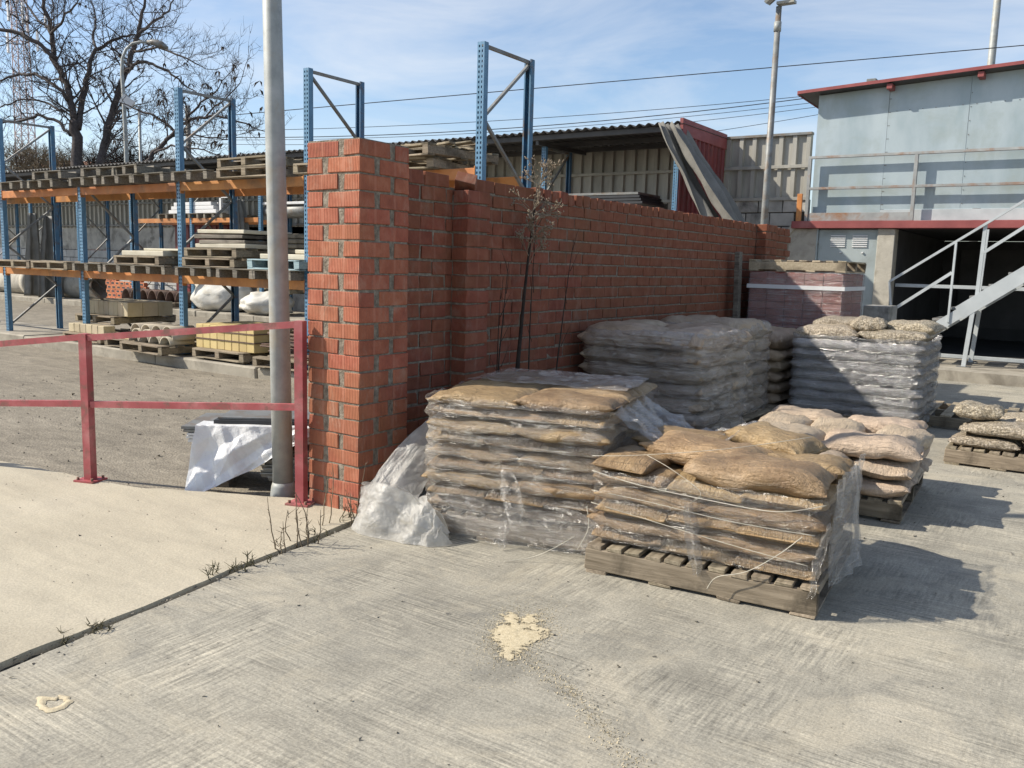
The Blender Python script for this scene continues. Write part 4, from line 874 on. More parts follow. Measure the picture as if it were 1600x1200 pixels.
t = thing('street_lamp', 'grey street lamp with curved arm in front of the bare tree', 'street lamp', (pts[0].x, pts[0].y, -.056))
MB().tube([(pts[0].x, pts[0].y, -.056)]+pts, [.085, .08, .075, .065, .06, .055, .05, .05, .045, .045], 10).build('post', M['galv'], t)
MB().tube([far(230, 65.5, d), far(240, 66, d), far(252, 70, d), far(262, 75, d)], [.05, .11, .13, .05], 10).build('lantern', M['galvd'], t)
q = far(207, 160, 29.6); t = thing('floodlight_post', 'slim pale post with a tilted floodlight beside the street lamp', 'lamp post', (far(219, 260, 29.8).x, far(219, 260, 29.8).y, -.056))
MB().tube([tuple(t.location), far(217.5, 166, 29.8)], .05, 10).build('post', M['galv'], t); MB().tube([far(217.5, 168, 29.8), far(205, 162, 29.8)], .03, 8).build('bracket', M['galv'], t)
b = MB(); b.box(-.22, .22, -.05, .05, -.15, .15, 0, Matrix.Translation(far(199, 159, 29.7)) @ Matrix.Rotation(R(34), 4, 'Z') @ Matrix.Rotation(R(35), 4, 'Y')); b.build('floodlight', M['lampw'], t)
def cable(lab, pts, r):
    P_ = [far(*p) for p in pts]; A, Bp = P_[0], P_[-1]; b = MB(); out = []
    for i in range(25):
        f = i/24; p = A.lerp(Bp, f); out.append(p)
    if len(P_) == 3:
        m_ = A.lerp(Bp, .5); dz = (P_[1]-m_).z; out = [p + Vector((0, 0, dz*4*f*(1-f))) for p, f in zip(out, [i/24 for i in range(25)])]
    b.tube(out, r, 5); return tag(b.build('overhead_cable', M['cable']), lab, 'cable')
cable('uppermost thick black overhead cable crossing the whole sky', [(293, 186, 30), (1000, 133, 27), (1700, 62, 24)], .014)
cable('thin overhead cable second from top above the shed roof', [(293, 205, 30), (800, 190, 27.5), (1330, 143, 25)], .009)
cable('overhead cable third from top above the shed roof, thicker one', [(293, 214, 30), (800, 203, 27.5), (1330, 144, 25)], .013)
cable('overhead cable fourth from top above the shed roof', [(293, 218, 30), (800, 207.5, 27.5), (1330, 153, 25)], .008)
cable('overhead cable fifth from top dipping behind the shed end', [(293, 224, 30), (800, 217, 27.5), (1330, 160, 25)], .008)
cable('lowest overhead cable running behind the fence to the building', [(500, 260, 30), (900, 236, 27.5), (1330, 170, 25)], .008)
# lattice mast
t = thing('lattice_mast', 'faded red and white lattice radio mast behind the bare tree', 'mast', far(45, 300, 80)*1); base = far(45, 330, 80); H_ = 30
t.location = (base.x, base.y, -.056); base.z = -.056
wd = lambda z: .75 - .012*z
cs = [(-1, -1), (1, -1), (1, 1), (-1, 1)]
for c in cs: MB().tube([base+Vector((c[0]*wd(z), c[1]*wd(z), z)) for z in (0, 30)], .05, 6).build('leg', M['mast'], t)
b = MB()
for k in range(22):
    z0, z1_ = k*1.35, (k+1)*1.35
    for i in range(4):
        a, c = cs[i], cs[(i+1) % 4]; b.tube([base+Vector((a[0]*wd(z0), a[1]*wd(z0), z0)), base+Vector((c[0]*wd(z1_), c[1]*wd(z1_), z1_))], .028, 4); b.tube([base+Vector((c[0]*wd(z0), c[1]*wd(z0), z0)), base+Vector((a[0]*wd(z1_), a[1]*wd(z1_), z1_))], .028, 4); b.tube([base+Vector((a[0]*wd(z0), a[1]*wd(z0), z0)), base+Vector((c[0]*wd(z0), c[1]*wd(z0), z0))], .028, 4)
b.build('bracing', M['mast'], t)
for k in range(14):
    a = random.uniform(0, 6.28); z = random.choice((20.5, 22.5, 24.5, 26.5))+random.uniform(-.4, .4); r = random.uniform(1.0, 2.3)
    p = base+Vector((r*math.cos(a), r*math.sin(a), z)); MB().bbox(p.x-.14, p.x+.14, p.y-.08, p.y+.08, p.z-.9, p.z+.9, .03).build('antenna', M['lampw'], t); MB().tube([p, base+Vector((0, 0, z))], .03, 5).build('antenna_arm', M['mast'], t)
# houses behind
def house(lab, p, wx, wy, h, rh, m, mr_, rz=R(34)):
    t = thing('house', lab, 'house', (p.x, p.y, -.056), rz); MB().box(-wx/2, wx/2, -wy/2, wy/2, 0, h).build('wall', M[m], t, off=(0, 0, 0))
    b = MB(); e = .3; b.add([(-wx/2-e, -wy/2-e, h+.01), (wx/2+e, -wy/2-e, h+.01), (wx/2+e, wy/2+e, h+.01), (-wx/2-e, wy/2+e, h+.01), (-wx/2-e, 0, h+rh), (wx/2+e, 0, h+rh)], [(0, 1, 5, 4), (2, 3, 4, 5), (1, 2, 5), (3, 0, 4), (3, 2, 1, 0)]); b.build('roof', M[mr_], t, off=(0, 0, 0))
    for i in range(3): wn = MB().box(-wx/2+wx*(i+.5)/3-.5, -wx/2+wx*(i+.5)/3+.5, -wy/2-.03, -wy/2+.02, h-2.2, h-.9).build('window', M['glass'], t, off=(0, 0, 0))
house('low pinkish brick house half hidden behind the bare tree', far(150, 300, 50), 4.5, 6, 6.0, .8, 'pinkwall', 'rooftile'); house('distant pale house with clay roof at the far left', far(8, 300, 60), 4, 5, 6.2, .6, 'lampw', 'rooftile')

# ------------------------------------------------------------------ bare trees
def grow(b, p, d, ln, r, lev, maxlev, rnd, up=.25, ends=None):
    n = 5 if lev < 2 else 4; pts = [p.copy()]; dd = d.normalized(); st = ln/n
    for i in range(n):
        dd = (dd + Vector((rnd.gauss(0, .18), rnd.gauss(0, .18), rnd.gauss(0, .16)+up*.25))).normalized(); p = p+dd*st; pts.append(p.copy())
    b.tube(pts, [r*(1-.75*i/n) for i in range(n+1)], 5 if lev < 2 else 3, False)
    if ends is not None and lev == maxlev: ends.append(pts[-1])
    if lev < maxlev:
        k = rnd.randint(5, 7) if lev == 1 else rnd.randint(3, 5)
        for _ in range(k):
            f = rnd.uniform(.25, 1); i = min(n-1, int(f*n)); q = pts[i].lerp(pts[i+1], f*n-i)
            ax = Vector((rnd.gauss(0, 1), rnd.gauss(0, 1), rnd.gauss(0, .7)+up)).normalized(); grow(b, q, dd*.7+ax*.9, ln*rnd.uniform(.38, .62), max(r*.5, .0065), lev+1, maxlev, rnd, up, ends)
def tree(name, lab, limbs, D, seed, blen, spacing, ends_n=60):
    rnd = random.Random(seed); p0 = far(limbs[0][0][0], limbs[0][0][1], D); t = thing(name, lab, 'tree', (p0.x, p0.y, -.056))
    tb = MB(); cb = MB(); ends = []
    for li, limb in enumerate(limbs):
        dep = D + (0 if li == 0 else rnd.uniform(-1.6, 1.6)); m = len(limb); P_ = []
        for i, (x, y, w_) in enumerate(limb):
            dd_ = D + (dep-D)*min(1, i/(m-1)*1.3); P_.append((far(x, y, dd_), w_*D/1350/2))
        if li == 0: P_ = [(Vector((P_[0][0].x, P_[0][0].y, -.056)), P_[0][1]*1.15)] + P_
        pts, rs = [], []
        for i in range(len(P_)-1):
            for k in range(4):
                f = k/4; q = P_[i][0].lerp(P_[i+1][0], f); pts.append(q + Vector((rnd.gauss(0, .03), rnd.gauss(0, .03), rnd.gauss(0, .02)))); rs.append(P_[i][1]*(1-f)+P_[i+1][1]*f)
        pts.append(P_[-1][0]); rs.append(P_[-1][1])
        (tb if li < 4 else cb).tube(pts, rs, 8, True)
        acc = 0
        for i in range(len(pts)-1):
            sg = (pts[i+1]-pts[i]); acc += sg.length
            if li == 0: continue
            while acc > spacing:
                acc -= spacing; ax = Vector((rnd.gauss(0, 1), rnd.gauss(0, 1), rnd.gauss(0, .8))); ax = (ax - sg.normalized()*ax.dot(sg.normalized())).normalized()
                grow(cb, pts[i], sg.normalized()*.7+ax, blen*rnd.uniform(.5, 1.2), max(.012, rs[i]*.35), 1, 3, rnd, .3, ends)
        if li: grow(cb, pts[-1], pts[-1]-pts[-2], blen, max(.012, rs[-1]*.8), 1, 3, rnd, .3, ends)
    tb.build('trunk', M['bark'], t); cb.build('crown', M['bark'], t)
    pb = MB()
    for e in rnd.sample(ends, min(len(ends), ends_n)):
        for _ in range(2):
            o = Vector((rnd.gauss(0, .06), rnd.gauss(0, .06), -.05)); pb.tube([e, e+o, e+o*1.6+Vector((0, 0, -.1))], [.006, .03, .004], 4, False)
    tag(pb.build('seed_pods', M['twigd'], t), kind='stuff'); return t
tree('bare_tree', 'large bare dark tree with spreading limbs behind the rack on the left',
     [[(121, 268, 17), (121, 215, 16), (116, 190, 14)], [(116, 190, 11), (108, 146, 10), (95, 116, 9), (83, 92, 8.5), (80, 55, 8), (75, 25, 6), (66, 0, 5), (60, -35, 3)],
      [(122, 200, 10), (127, 160, 9), (137, 112, 7.5), (150, 78, 6), (168, 67, 5), (190, 57, 4), (208, 54, 3)],
      [(155, 262, 13), (165, 215, 12), (180, 165, 10.5), (195, 115, 9), (210, 75, 8), (217, 53, 7), (222, 20, 5), (230, -25, 3)],
      [(195, 112, 5.5), (212, 99, 5), (232, 97, 4.5), (262, 110, 3.5), (292, 136, 2.5)], [(208, 80, 4), (245, 74, 3.5), (285, 88, 2.5), (312, 102, 1.8)],
      [(106, 155, 6), (85, 131, 5.5), (55, 116, 5), (30, 115, 4), (-5, 128, 3)], [(85, 92, 6.5), (60, 66, 6.5), (30, 52, 6), (-10, 44, 5)],
      [(112, 212, 5.5), (90, 190, 5), (60, 180, 4.5), (30, 190, 4), (-5, 192, 3)], [(150, 78, 4), (146, 55, 4), (152, 30, 3), (142, 0, 2)], [(217, 53, 5), (240, 35, 4), (262, 18, 3), (275, -5, 2)],
      [(80, 55, 4.5), (98, 30, 3.5), (120, 5, 2.5)], [(80, 50, 4), (55, 25, 3.5), (35, -5, 2.5)], [(168, 200, 4), (182, 175, 3.5), (205, 168, 3)], [(100, 175, 4), (70, 160, 3), (35, 155, 2.5), (0, 168, 2)]], 32, 3, 1.6, .27, 60)
tree('bare_tree', 'smaller bare tree with a leaning trunk between the rack uprights',
     [[(225, 258, 8), (240, 240, 7.5), (258, 222, 7)], [(258, 222, 6.5), (275, 205, 6), (292, 188, 5), (330, 180, 4), (358, 185, 3), (392, 197, 2)],
      [(275, 206, 4.5), (258, 190, 4), (236, 178, 3.5), (210, 170, 3)], [(292, 188, 4), (312, 160, 3), (342, 137, 2)], [(320, 182, 3), (345, 160, 2.2), (375, 130, 1.6)], [(240, 240, 4), (268, 228, 3), (310, 232, 2), (345, 245, 1.6)], [(262, 215, 3), (300, 210, 2.5), (350, 218, 1.8)]], 28, 5, 1.2, .24, 70)
for lab, x, D, sd_ in (('brownish twiggy shrub mass left of the tree trunk behind the shed', 100, 36, 1), ('brownish twiggy shrub between the two tree trunks', 190, 35, 2), ('small twiggy shrub behind the left rack upright', 45, 38, 3)):
    rnd = random.Random(sd_); p0 = far(x, 262, D); t = thing('twiggy_shrub', lab, 'shrub', (p0.x, p0.y, -.056)); cb = MB(); tb = MB()
    for k in range(24):
        a = rnd.uniform(0, 6.28); q = Vector((p0.x+rnd.gauss(0, .5), p0.y+rnd.gauss(0, .5), -.056)); e = Vector((p0.x+2.0*math.cos(a)*rnd.random(), p0.y+2.0*math.sin(a)*rnd.random(), p0.z-.3+rnd.random()*1.0)); tb.tube([q, q.lerp(e, .5)+Vector((.1, .1, .2)), e], [.05, .04, .025], 5, False)
        for _ in range(9): grow(cb, q.lerp(e, rnd.uniform(.7, 1)), Vector((rnd.gauss(0, 1), rnd.gauss(0, 1), .5)), rnd.uniform(.6, 1.2), .02, 1, 3, rnd, .2)
    tb.build('stem', M['bark'], t); cb.build('crown', M['twigd'] if sd_ == 2 else M['twig'], t)
# ------------------------------------------------------------------ sacks
def sack_mesh(L, W, T, seed, m, nu=26, nv=30, puff=.6, ears=.5):
    b = MB(); ph = seed*1.7
    def f(a, c):
        u = -1+2*c; th = 2*math.pi*a; cu, su = math.cos(th), math.sin(th); e = puff
        au = abs(u)
        ub = min(1, au/.945); tz = T/2*(max(.0, 1-ub**4.5)**.55*.96+.04); wy = W/2*(.90+.10*(1-u*u) + .05*ears*au**8)
        y = wy*math.copysign(abs(cu)**e, cu); z = tz*math.copysign(abs(su)**(e*1.15), su)
        x = L/2*u*(1 - .05*(1-abs(cu))*au**3)
        edge = ub**5*(1 if au < .95 else .35)
        z += T*.10*edge*math.sin(cu*7+ph)*(1 if su >= 0 else .6) + T*.17*fbm(x*5+seed*3, y*5, z*3+seed, 4)
        y += W*.022*fbm(x*7+seed, z*12, seed*2, 3); x += L*.012*fbm(y*8, z*8+seed, 5, 3)
        # wrinkles pulled in from the sewn ends and long sides
        z += T*.055*math.sin((y/W)*30+ph+2*fbm(x*4, y*4, seed, 2))*au**3*(1 if su > 0 else 0)
        z = max(z, -T*.44)
        return (x, y, z + T*.44)
    b.grid(f, nv, nu, True)
    n = nv; k0 = 0; b.f.append(tuple(range(n))[::-1]); b.sm.append(False); b.f.append(tuple(nu*n+i for i in range(n))); b.sm.append(False)
    return b.mesh('sack', m)
def sackset(mkey, n=6, L=.56, W=.38, T=.10, puff=.6, s0=1): return [sack_mesh(L, W, T, s0+i, M[mkey], puff=puff) for i in range(n)]
S_brown = sackset('sackbrown', 7, .56, .38, .10, .50, 1); S_puffy = sackset('sackbrown', 4, .60, .40, .17, .72, 20); S_beige = sackset('sackbeige', 5, .60, .42, .15, .70, 40)
S_grey = sackset('sackgrey', 6, .56, .40, .14, .62, 60); S_dark = sackset('sackdark', 5, .62, .40, .115, .5, 80); S_peb = sackset('sackpeb', 5, .60, .42, .13, .66, 100)
def sack(mset, lab, x, y, z, rz=0, sc=(1, 1, 1), tilt=(0, 0), group=None, cat='sack'):
    o = link('sack', random.choice(mset), None, (x, y, z), (tilt[0], tilt[1], rz), sc); return tag(o, lab, cat, group)
def layer(mset, kind, x0, x1, y0, y1, z, lay, T, T0, words, desc, adj, L0=.56, W0=.38, skip=(), fat=1.06, tiltin=0, group=None):
    w_, d_ = x1-x0, y1-y0
    nx, ny, along = (2, 3, 'x') if kind == 'A' else (3, 2, 'y')
    cols = ['left', 'right'] if nx == 2 else ['left', 'centre', 'right']; rows = ['front', 'middle', 'back'] if ny == 3 else ['front', 'back']
    for i in range(nx):
        for k in range(ny):
            if (i, k) in skip: continue
            cx, cy = x0+w_*(i+.5)/nx, y0+d_*(k+.5)/ny; j = lambda a: random.uniform(-a, a)
            l, wd_ = (w_/nx, d_/ny) if along == 'x' else (d_/ny, w_/nx)
            rz = (0 if along == 'x' else R(90)) + j(.035) + (math.pi if random.random() < .5 else 0)
            tl = (0, 0)
            sack(mset, f'{adj} sack, {words}, {rows[k]} {cols[i]} of {desc}', cx+j(.012), cy+j(.012), z+j(.003), rz, (l*fat/L0, wd_*fat/W0, T*1.12/T0), (j(.02), j(.02)), group)
def stack(mset, x0, x1, y0, y1, z0, n, pitch, T0, desc, adj, L0, W0, first='A', fat=1.06, group=None, lean=0):
    for q in range(n):
        kd = 'A' if (q % 2 == 0) == (first == 'A') else 'B'
        words = 'bottom layer' if q == 0 else ('top layer' if q == n-1 else f'{ORD[q]} layer up')
        jx_, jy_ = random.uniform(-.012, .012)*(2.2 if lean else 1), random.uniform(-.012, .012)*(2.0 if lean else 1)
        layer(mset, kd, x0+jx_, x1+jx_, y0+jy_, y1+jy_, z0+q*pitch, q, pitch, T0, words, desc, adj, L0, W0, fat=fat, group=group)
def rot_about(names_before, piv, ang):
    c, s_ = math.cos(ang), math.sin(ang)
    for o in bpy.data.objects:
        if o.name in names_before or o.parent: continue
        x, y = o.location.x-piv[0], o.location.y-piv[1]; o.location.x, o.location.y = piv[0]+c*x-s_*y, piv[1]+s_*x+c*y; o.rotation_euler.z += ang
def snap(): return set(o.name for o in bpy.data.objects)
A1, A2_ = R(14), R(5); PV1, PV2 = (-2.04, 3.90), (-.90, 3.74)
before = snap()
# 1: tall stack beside the pier
PK_std.place('weathered pallet under the tall brown sack stack beside the brick pier', (-2.54, 4.43, 0), 0, 'pallets under the sacks').scale = (.97, .98, 1)
stack(S_brown, -3.05, -2.04, 3.88, 5.00, .140, 9, .0735, .10, 'the tall stack by the pier', 'brown sand', .56, .38, 'A', 1.09, 'sacks of the tall stack by the pier', 1)
rot_about(before, PV1, A1); before = snap()
# 2: front stack
PK_front.place('weathered pallet with sawn slat ends under the front brown sack stack', (-1.448, 4.23, 0), 0, 'pallets under the sacks').scale = (1, .83, 1)
G_ = 'sacks of the front stack'
stack(S_brown, -1.99, -.92, 3.80, 4.72, .142, 5, .073, .10, 'the low front stack', 'brown sand', .56, .38, 'B', 1.09, G_)
zt = .142+5*.073
sack(S_puffy, 'big plump brown sack lying along the right top front of the low front stack', -1.24, 4.00, zt-.012, .02, (1.10, .98, .84), (0, .02), G_)
sack(S_brown, 'flat brown sack end-on at the top left front corner of the low front stack', -1.87, 4.05, zt-.008, R(88), (.95, .80, .70), (0, 0), G_)
sack(S_puffy, 'brown sack in the middle of the right edge on the low front stack', -1.16, 4.38, zt-.008, .04, (.92, .92, .62), (0, 0), G_)
sack(S_puffy, 'film covered brown sack at the back left top of the low front stack', -1.76, 4.56, zt-.008, .1, (.95, .95, .75), (0, 0), G_)
sack(S_puffy, 'loose brown sack lying aslant on top of the low front stack', -1.56, 4.22, zt+.012, R(-7), (1.05, .80, .82), (R(3), R(2)), G_); sack(S_puffy, 'second loose brown sack behind the aslant one on the low front stack', -1.30, 4.58, zt+.045, R(-20), (.8, .8, .75), (0, R(4)), G_)
rot_about(before, PV2, A2_); before = snap()
# 3: beige sacks
PK_std.place('dark pallet under the beige sack stack', (-1.40, 6.12, 0), 0, 'pallets under the sacks')
G_ = 'beige sacks'
stack(S_beige, -1.95, -.85, 5.56, 6.68, .14, 2, .108, .15, 'the beige stack', 'beige', .60, .42, 'A', 1.08, G_)
zt = .14+2*.108
for i, (x, y, rz, sx, sy, lab) in enumerate(((-1.12, 5.76, .06, 1.02, .95, 'plump beige sack at the top right front of the beige stack'), (-1.68, 5.72, -.05, .95, .9, 'beige sack at the top left front of the beige stack'),
      (-.98, 6.12, R(84), .80, .78, 'beige sack turned sideways at the top right edge of the beige stack'), (-1.40, 6.16, R(95), .85, .85, 'beige sack in the centre of the top of the beige stack'), (-1.76, 6.14, R(90), .85, .8, 'beige sack at the top left middle of the beige stack'),
      (-1.15, 6.55, .02, .9, .8, 'beige sack at the top right back of the beige stack'), (-1.70, 6.55, .0, .95, .8, 'beige sack at the top left back of the beige stack'))):
    sack(S_beige, lab, x, y, zt, rz, (sx, sy, .98), (0, 0), G_)
sack(S_beige, 'beige sack slumped off the front left of the beige stack', -1.42, 5.36, .30, R(10), (.85, .8, .9), (R(-4), 0), G_)
rot_about(before, (-.87, 5.56), R(3))
# 4,5,6: wrapped grey stacks along the wall
for (x0, x1, y0, y1, n, nm, lab) in ((-3.55, -2.50, 6.25, 7.32, 7, 'the nearer wrapped stack by the wall', 'pallet under the nearer wrapped grey stack along the wall'), (-3.55, -2.72, 7.66, 8.62, 7, 'the second wrapped stack by the wall', 'pallet under the second wrapped grey stack along the wall'), (-3.5, -2.66, 8.85, 9.70, 6, 'the third stack by the wall', 'pallet under the third sack stack along the wall')):
    PK_std.place(lab, ((x0+x1)/2, (y0+y1)/2, 0), 0, 'pallets under the sacks')
    pz = .118 if n == 7 else .112
    stack(S_grey, x0, x1, y0, y1, .14, n-1, pz, .14, nm, 'grey brown', .56, .40, 'A', 1.08, 'sacks of '+nm)
    cx, cy, zt = (x0+x1)/2, (y0+y1)/2, .14+(n-1)*pz; w_, d_ = x1-x0, y1-y0; q = .40
    for (x, y, rz, ln, ps) in ((x0+.32*w_*1.0, y0+q/2-.01, 0, w_*.66, 'front'), (x1-q/2+.01, y0+.33*d_, R(90), d_*.66, 'right'), (x1-.33*w_, y1-q/2+.01, 0, w_*.66, 'back'), (x0+q/2-.01, y1-.33*d_, R(90), d_*.66, 'left')):
        sack(S_grey, f'plump grey sack ringing the {ps} top of {nm}', x, y, zt, rz, (ln*1.12/.56, .98, 1.45), (0, 0), 'sacks of '+nm)
    sack(S_grey, f'sunken grey sack in the hollow top of {nm}', cx, cy, zt-.02, .5, (.58, .58, .6), (0, 0), 'sacks of '+nm)
before = snap()
# 7: silver wrapped pebble sacks
PK_std.place('pallet under the tall silver wrapped stack', (-1.885, 9.25, 0), 0, 'pallets under the sacks').scale = (1.12, .98, 1)
stack(S_dark, -2.47, -1.29, 8.72, 9.80, .14, 7, .102, .115, 'the silver wrapped stack', 'grey film wrapped', .62, .40, 'A', 1.07, 'sacks of the silver wrapped stack')
zt = .14+7*.102; G_ = 'pebble sacks on the silver wrapped stack'
for (x, y, rz, sx, sy, sz, dz, lab) in ((-2.19, 8.98, .02, 1.04, 1.0, 1.15, -.01, 'pebble sack at the front left on top of the silver wrapped stack'), (-1.57, 8.96, -.03, 1.04, .98, 1.05, 0, 'pebble sack at the front right on top of the silver wrapped stack'), (-2.2, 9.48, .05, 1.0, 1.05, 1.1, 0, 'pebble sack at the back left on top of the silver wrapped stack'), (-1.58, 9.48, .0, 1.0, 1.05, 1.1, 0, 'pebble sack at the back right on top of the silver wrapped stack'),
      (-2.12, 9.22, .15, .95, .95, 1.1, .075, 'pebble sack lying left on the very top of the silver wrapped stack'), (-1.83, 9.03, .12, .55, .75, 1.15, .09, 'small pebble sack on the very top centre of the silver wrapped stack'), (-1.47, 9.30, -.2, .85, .9, 1.1, .075, 'pebble sack lying right on the very top of the silver wrapped stack')):
    sack(S_peb, lab, x, y, zt+dz, rz, (sx, sy, sz), (0, 0), G_)
for o in bpy.data.objects:
    if o.name not in before and not o.parent: o.location.x -= .05
# 8 and 9: right hand pallets
PK_pale.place('empty pale wooden pallet lying behind the pebble sacks', (-.83, 9.95, 0), R(1), 'pallets under the sacks')
PK_front.place('grey pallet under the low pebble sacks at the right edge', (-.385, 8.25, 0), 0, 'pallets under the sacks')
G_ = 'pebble sacks on the right pallet'
for (x, y, rz, sx, sy, sz, z, lab) in ((-.68, 7.86, .03, .85, .8, .75, .142, 'pebble sack at the bottom front left of the right pallet'), (-.12, 7.86, -.02, .9, .85, .7, .142, 'pebble sack at the bottom front right of the right pallet'), (-.62, 8.4, R(90), .95, .9, .8, .142, 'pebble sack at the bottom back left of the right pallet'), (-.12, 8.4, R(90), .95, .9, .8, .142, 'pebble sack at the bottom back right of the right pallet'),
      (-.42, 7.92, .02, 1.5, .95, .95, .235, 'long pebble sack across the front of the right pallet'), (-.30, 8.40, -.05, 1.3, 1.05, 1.0, .24, 'wide pebble sack at the back of the right pallet'), (-.76, 8.02, .08, .62, .72, 1.0, .350, 'small square pebble sack on top at the left of the right pallet')):
    sack(S_peb, lab, x, y, z, rz, (sx, sy, sz), (0, 0), G_)

# ------------------------------------------------------------------ stretch film
def film(lab, x0, x1, y0, y1, z0, z1, pitch, zp, m, seed, infl=.018, bulge=.016, rad=.10, top=0, wr=.02, nu=220, drop=None):
    cx, cy, hx, hy = (x0+x1)/2, (y0+y1)/2, (x1-x0)/2+infl, (y1-y0)/2+infl
    def ring(u):
        per = []; s = u*2*(hx+hy)*2; segs = ((hx*2), (hy*2), (hx*2), (hy*2))
        if s < segs[0]: p = Vector((-hx+s, -hy, 0))
        elif s < segs[0]+segs[1]: p = Vector((hx, -hy+s-segs[0], 0))
        elif s < segs[0]*2+segs[1]: p = Vector((hx-(s-segs[0]-segs[1]), hy, 0))
        else: p = Vector((-hx, hy-(s-segs[0]*2-segs[1]), 0))
        ax, ay = abs(p.x)-(hx-rad), abs(p.y)-(hy-rad)
        if ax > 0 and ay > 0:
            d = Vector((ax, ay, 0)).normalized(); q = Vector((hx-rad+d.x*rad, hy-rad+d.y*rad, 0)); p = Vector((math.copysign(q.x, p.x), math.copysign(q.y, p.y), 0)); n = Vector((math.copysign(d.x, p.x), math.copysign(d.y, p.y), 0))
        else: n = Vector((math.copysign(1, p.x), 0, 0)) if ax > ay else Vector((0, math.copysign(1, p.y), 0))
        return p, n
    b = MB(); nv = max(10, int((z1-z0)/.011)); nt_ = 10 if top else 0
    def f(u, v):
        k = v*(nv+nt_); p, n = ring(u)
        zv = min(1, k/nv); z = z0+(z1-z0)*zv; s = (u*8)
        puls = abs(math.sin(math.pi*((z-zp)/pitch + .06*nz3(p.x*2+seed, p.y*2, z*3))))
        off = bulge*(puls**.7 - .6) + wr*fbm(p.x*3.2+seed, p.y*3.2+z*1.2, z*9, 4) + wr*.5*fbm(p.x*9, p.y*9, z*30+seed, 3)
        q = p + n*off
        if top and k > nv:
            g = (k-nv)/nt_; q = q*(1-g*top); z = z1 + .035*math.sin(g*math.pi*.9) - .05*max(0, g-.55) + .02*fbm(q.x*5+seed, q.y*5, g, 4)
        else: z += .012*fbm(p.x*4, p.y*4, seed+z*2, 3)
        if top == 0 and zv > .97: z += .02*fbm(p.x*8, p.y*8, seed, 3)
        return (cx+q.x, cy+q.y, z)
    b.grid(f, nu, nv+nt_, True); return tag(b.build('stretch_film', M[m]), lab, 'plastic film')
before = snap()
film('loose torn stretch film around the tall brown stack by the pier', -3.06, -2.03, 3.87, 5.01, .05, .775, .0735, .14, 'filmd', 3, .020, .018, .09, 0, .014)
def top1(u, v):
    x = -3.03+.98*u; y = 4.36+.62*v; return (x, y, .822 + .012*fbm(x*4, y*4, 2, 4) + .008*fbm(x*14, y*9, 7, 3) - .08*max(0, abs(u-.5)*2-.85) - .10*max(0, .06-v))
b = MB(); b.grid(top1, 60, 40); tag(b.build('stretch_film', M['filmg']), 'film lying over the back of the top of the tall brown stack', 'plastic film')
def apronfilm(u, v):
    x = -3.04+.98*u; p = Vector((x, 3.855-.05*v, .24-.22*v)); n = fbm(u*8, v*4, 6, 4)*.03; return p+Vector((0, -abs(n), n*.5))
b = MB(); b.grid(apronfilm, 60, 14); tag(b.build('stretch_film', M['filmd']), 'film hanging over the pallet front of the tall stack', 'plastic film')
rot_about(before, PV1, A1); before = snap()
film('thin torn stretch film around the low front brown stack', -2.00, -.91, 3.79, 4.73, .16, .52, .073, .142, 'film', 9, .016, .014, .09, 0, .014)
def side(u, v):
    p = Vector((-.870 + .05*v*math.sin(u*3.1), 3.84+u*.86, .58-.47*v)); n = fbm(u*5, v*1.2, 8, 3)*.03 + .008*math.sin(u*34+3*v+3*nz3(u*4, v*3, 1)); return p+Vector((n, n*.2, 0))
b = MB(); b.grid(side, 60, 34); tag(b.build('stretch_film', M['filmd']), 'loose film hanging down the right side of the low front stack', 'plastic film')
rot_about(before, PV2, A2_)
film('dusty stretch film over the nearer grey stack by the wall', -3.55, -2.50, 6.25, 7.32, .10, .975, .118, .14, 'filmg', 14, .030, .024, .17, .16, .03)
film('dusty stretch film over the second grey stack by the wall', -3.55, -2.72, 7.66, 8.62, .12, .97, .118, .14, 'filmg', 21, .028, .024, .15, .16, .03, 160)
film('tight shiny stretch film around the silver wrapped stack', -2.52, -1.34, 8.72, 9.80, .07, .90, .102, .14, 'films', 33, .020, .020, .10, 0, .007)
# film pulled off the tall stack over the back of the front stack
def drape2(u, v):
    A = Vector((-2.06-u*.24, 4.00+u*.98, .74-.05*u)); Bq = Vector((-1.80-.12*u, 4.25+u*.62, .60-.04*u)); C_ = Vector((-1.52, 4.35+u*.40, .66))
    p = A*(1-v)**2 + (Bq*2*v*(1-v)) + C_*v*v; p.z -= .10*math.sin(math.pi*v)*(1-.3*u); n = fbm(u*5, v*4, 3, 4)*.05 + .018*math.sin(u*30+v*4)
    return p + Vector((n*.5, n*.4, n))
b = MB(); b.grid(drape2, 60, 40); tag(b.build('stretch_film', M['filmd']), 'loose film stretched from the tall stack onto the back of the low stack', 'plastic film')
before = snap()
# strings and torn film tails on the front stack
def string(lab, pts, r=.0035, m='strap', cat='strap'):
    P_ = [Vector(p) for p in pts]; out = []
    for i in range(len(P_)-1):
        p0, p1, p2, p3 = P_[max(0, i-1)], P_[i], P_[i+1], P_[min(len(P_)-1, i+2)]
        for k in range(7):
            t_ = k/7; out.append(.5*((2*p1)+(p2-p0)*t_+(2*p0-5*p1+4*p2-p3)*t_*t_+(3*p1-p0-3*p2+p3)*t_**3))
    out.append(P_[-1]); return tag(MB().tube(out, r, 5).build('strap', M[m]), lab, cat)
yf = 3.755
string('upper white strap sagging across the front of the low stack', [(-2.01, 3.80, .50), (-1.75, yf, .475), (-1.40, yf-.005, .455), (-1.1, yf, .45), (-.90, 3.80, .50)], .0024)
string('second white strap slanting across the front of the low stack', [(-2.01, 3.80, .40), (-1.7, yf, .40), (-1.3, yf-.01, .375), (-.93, yf, .37)], .0019)
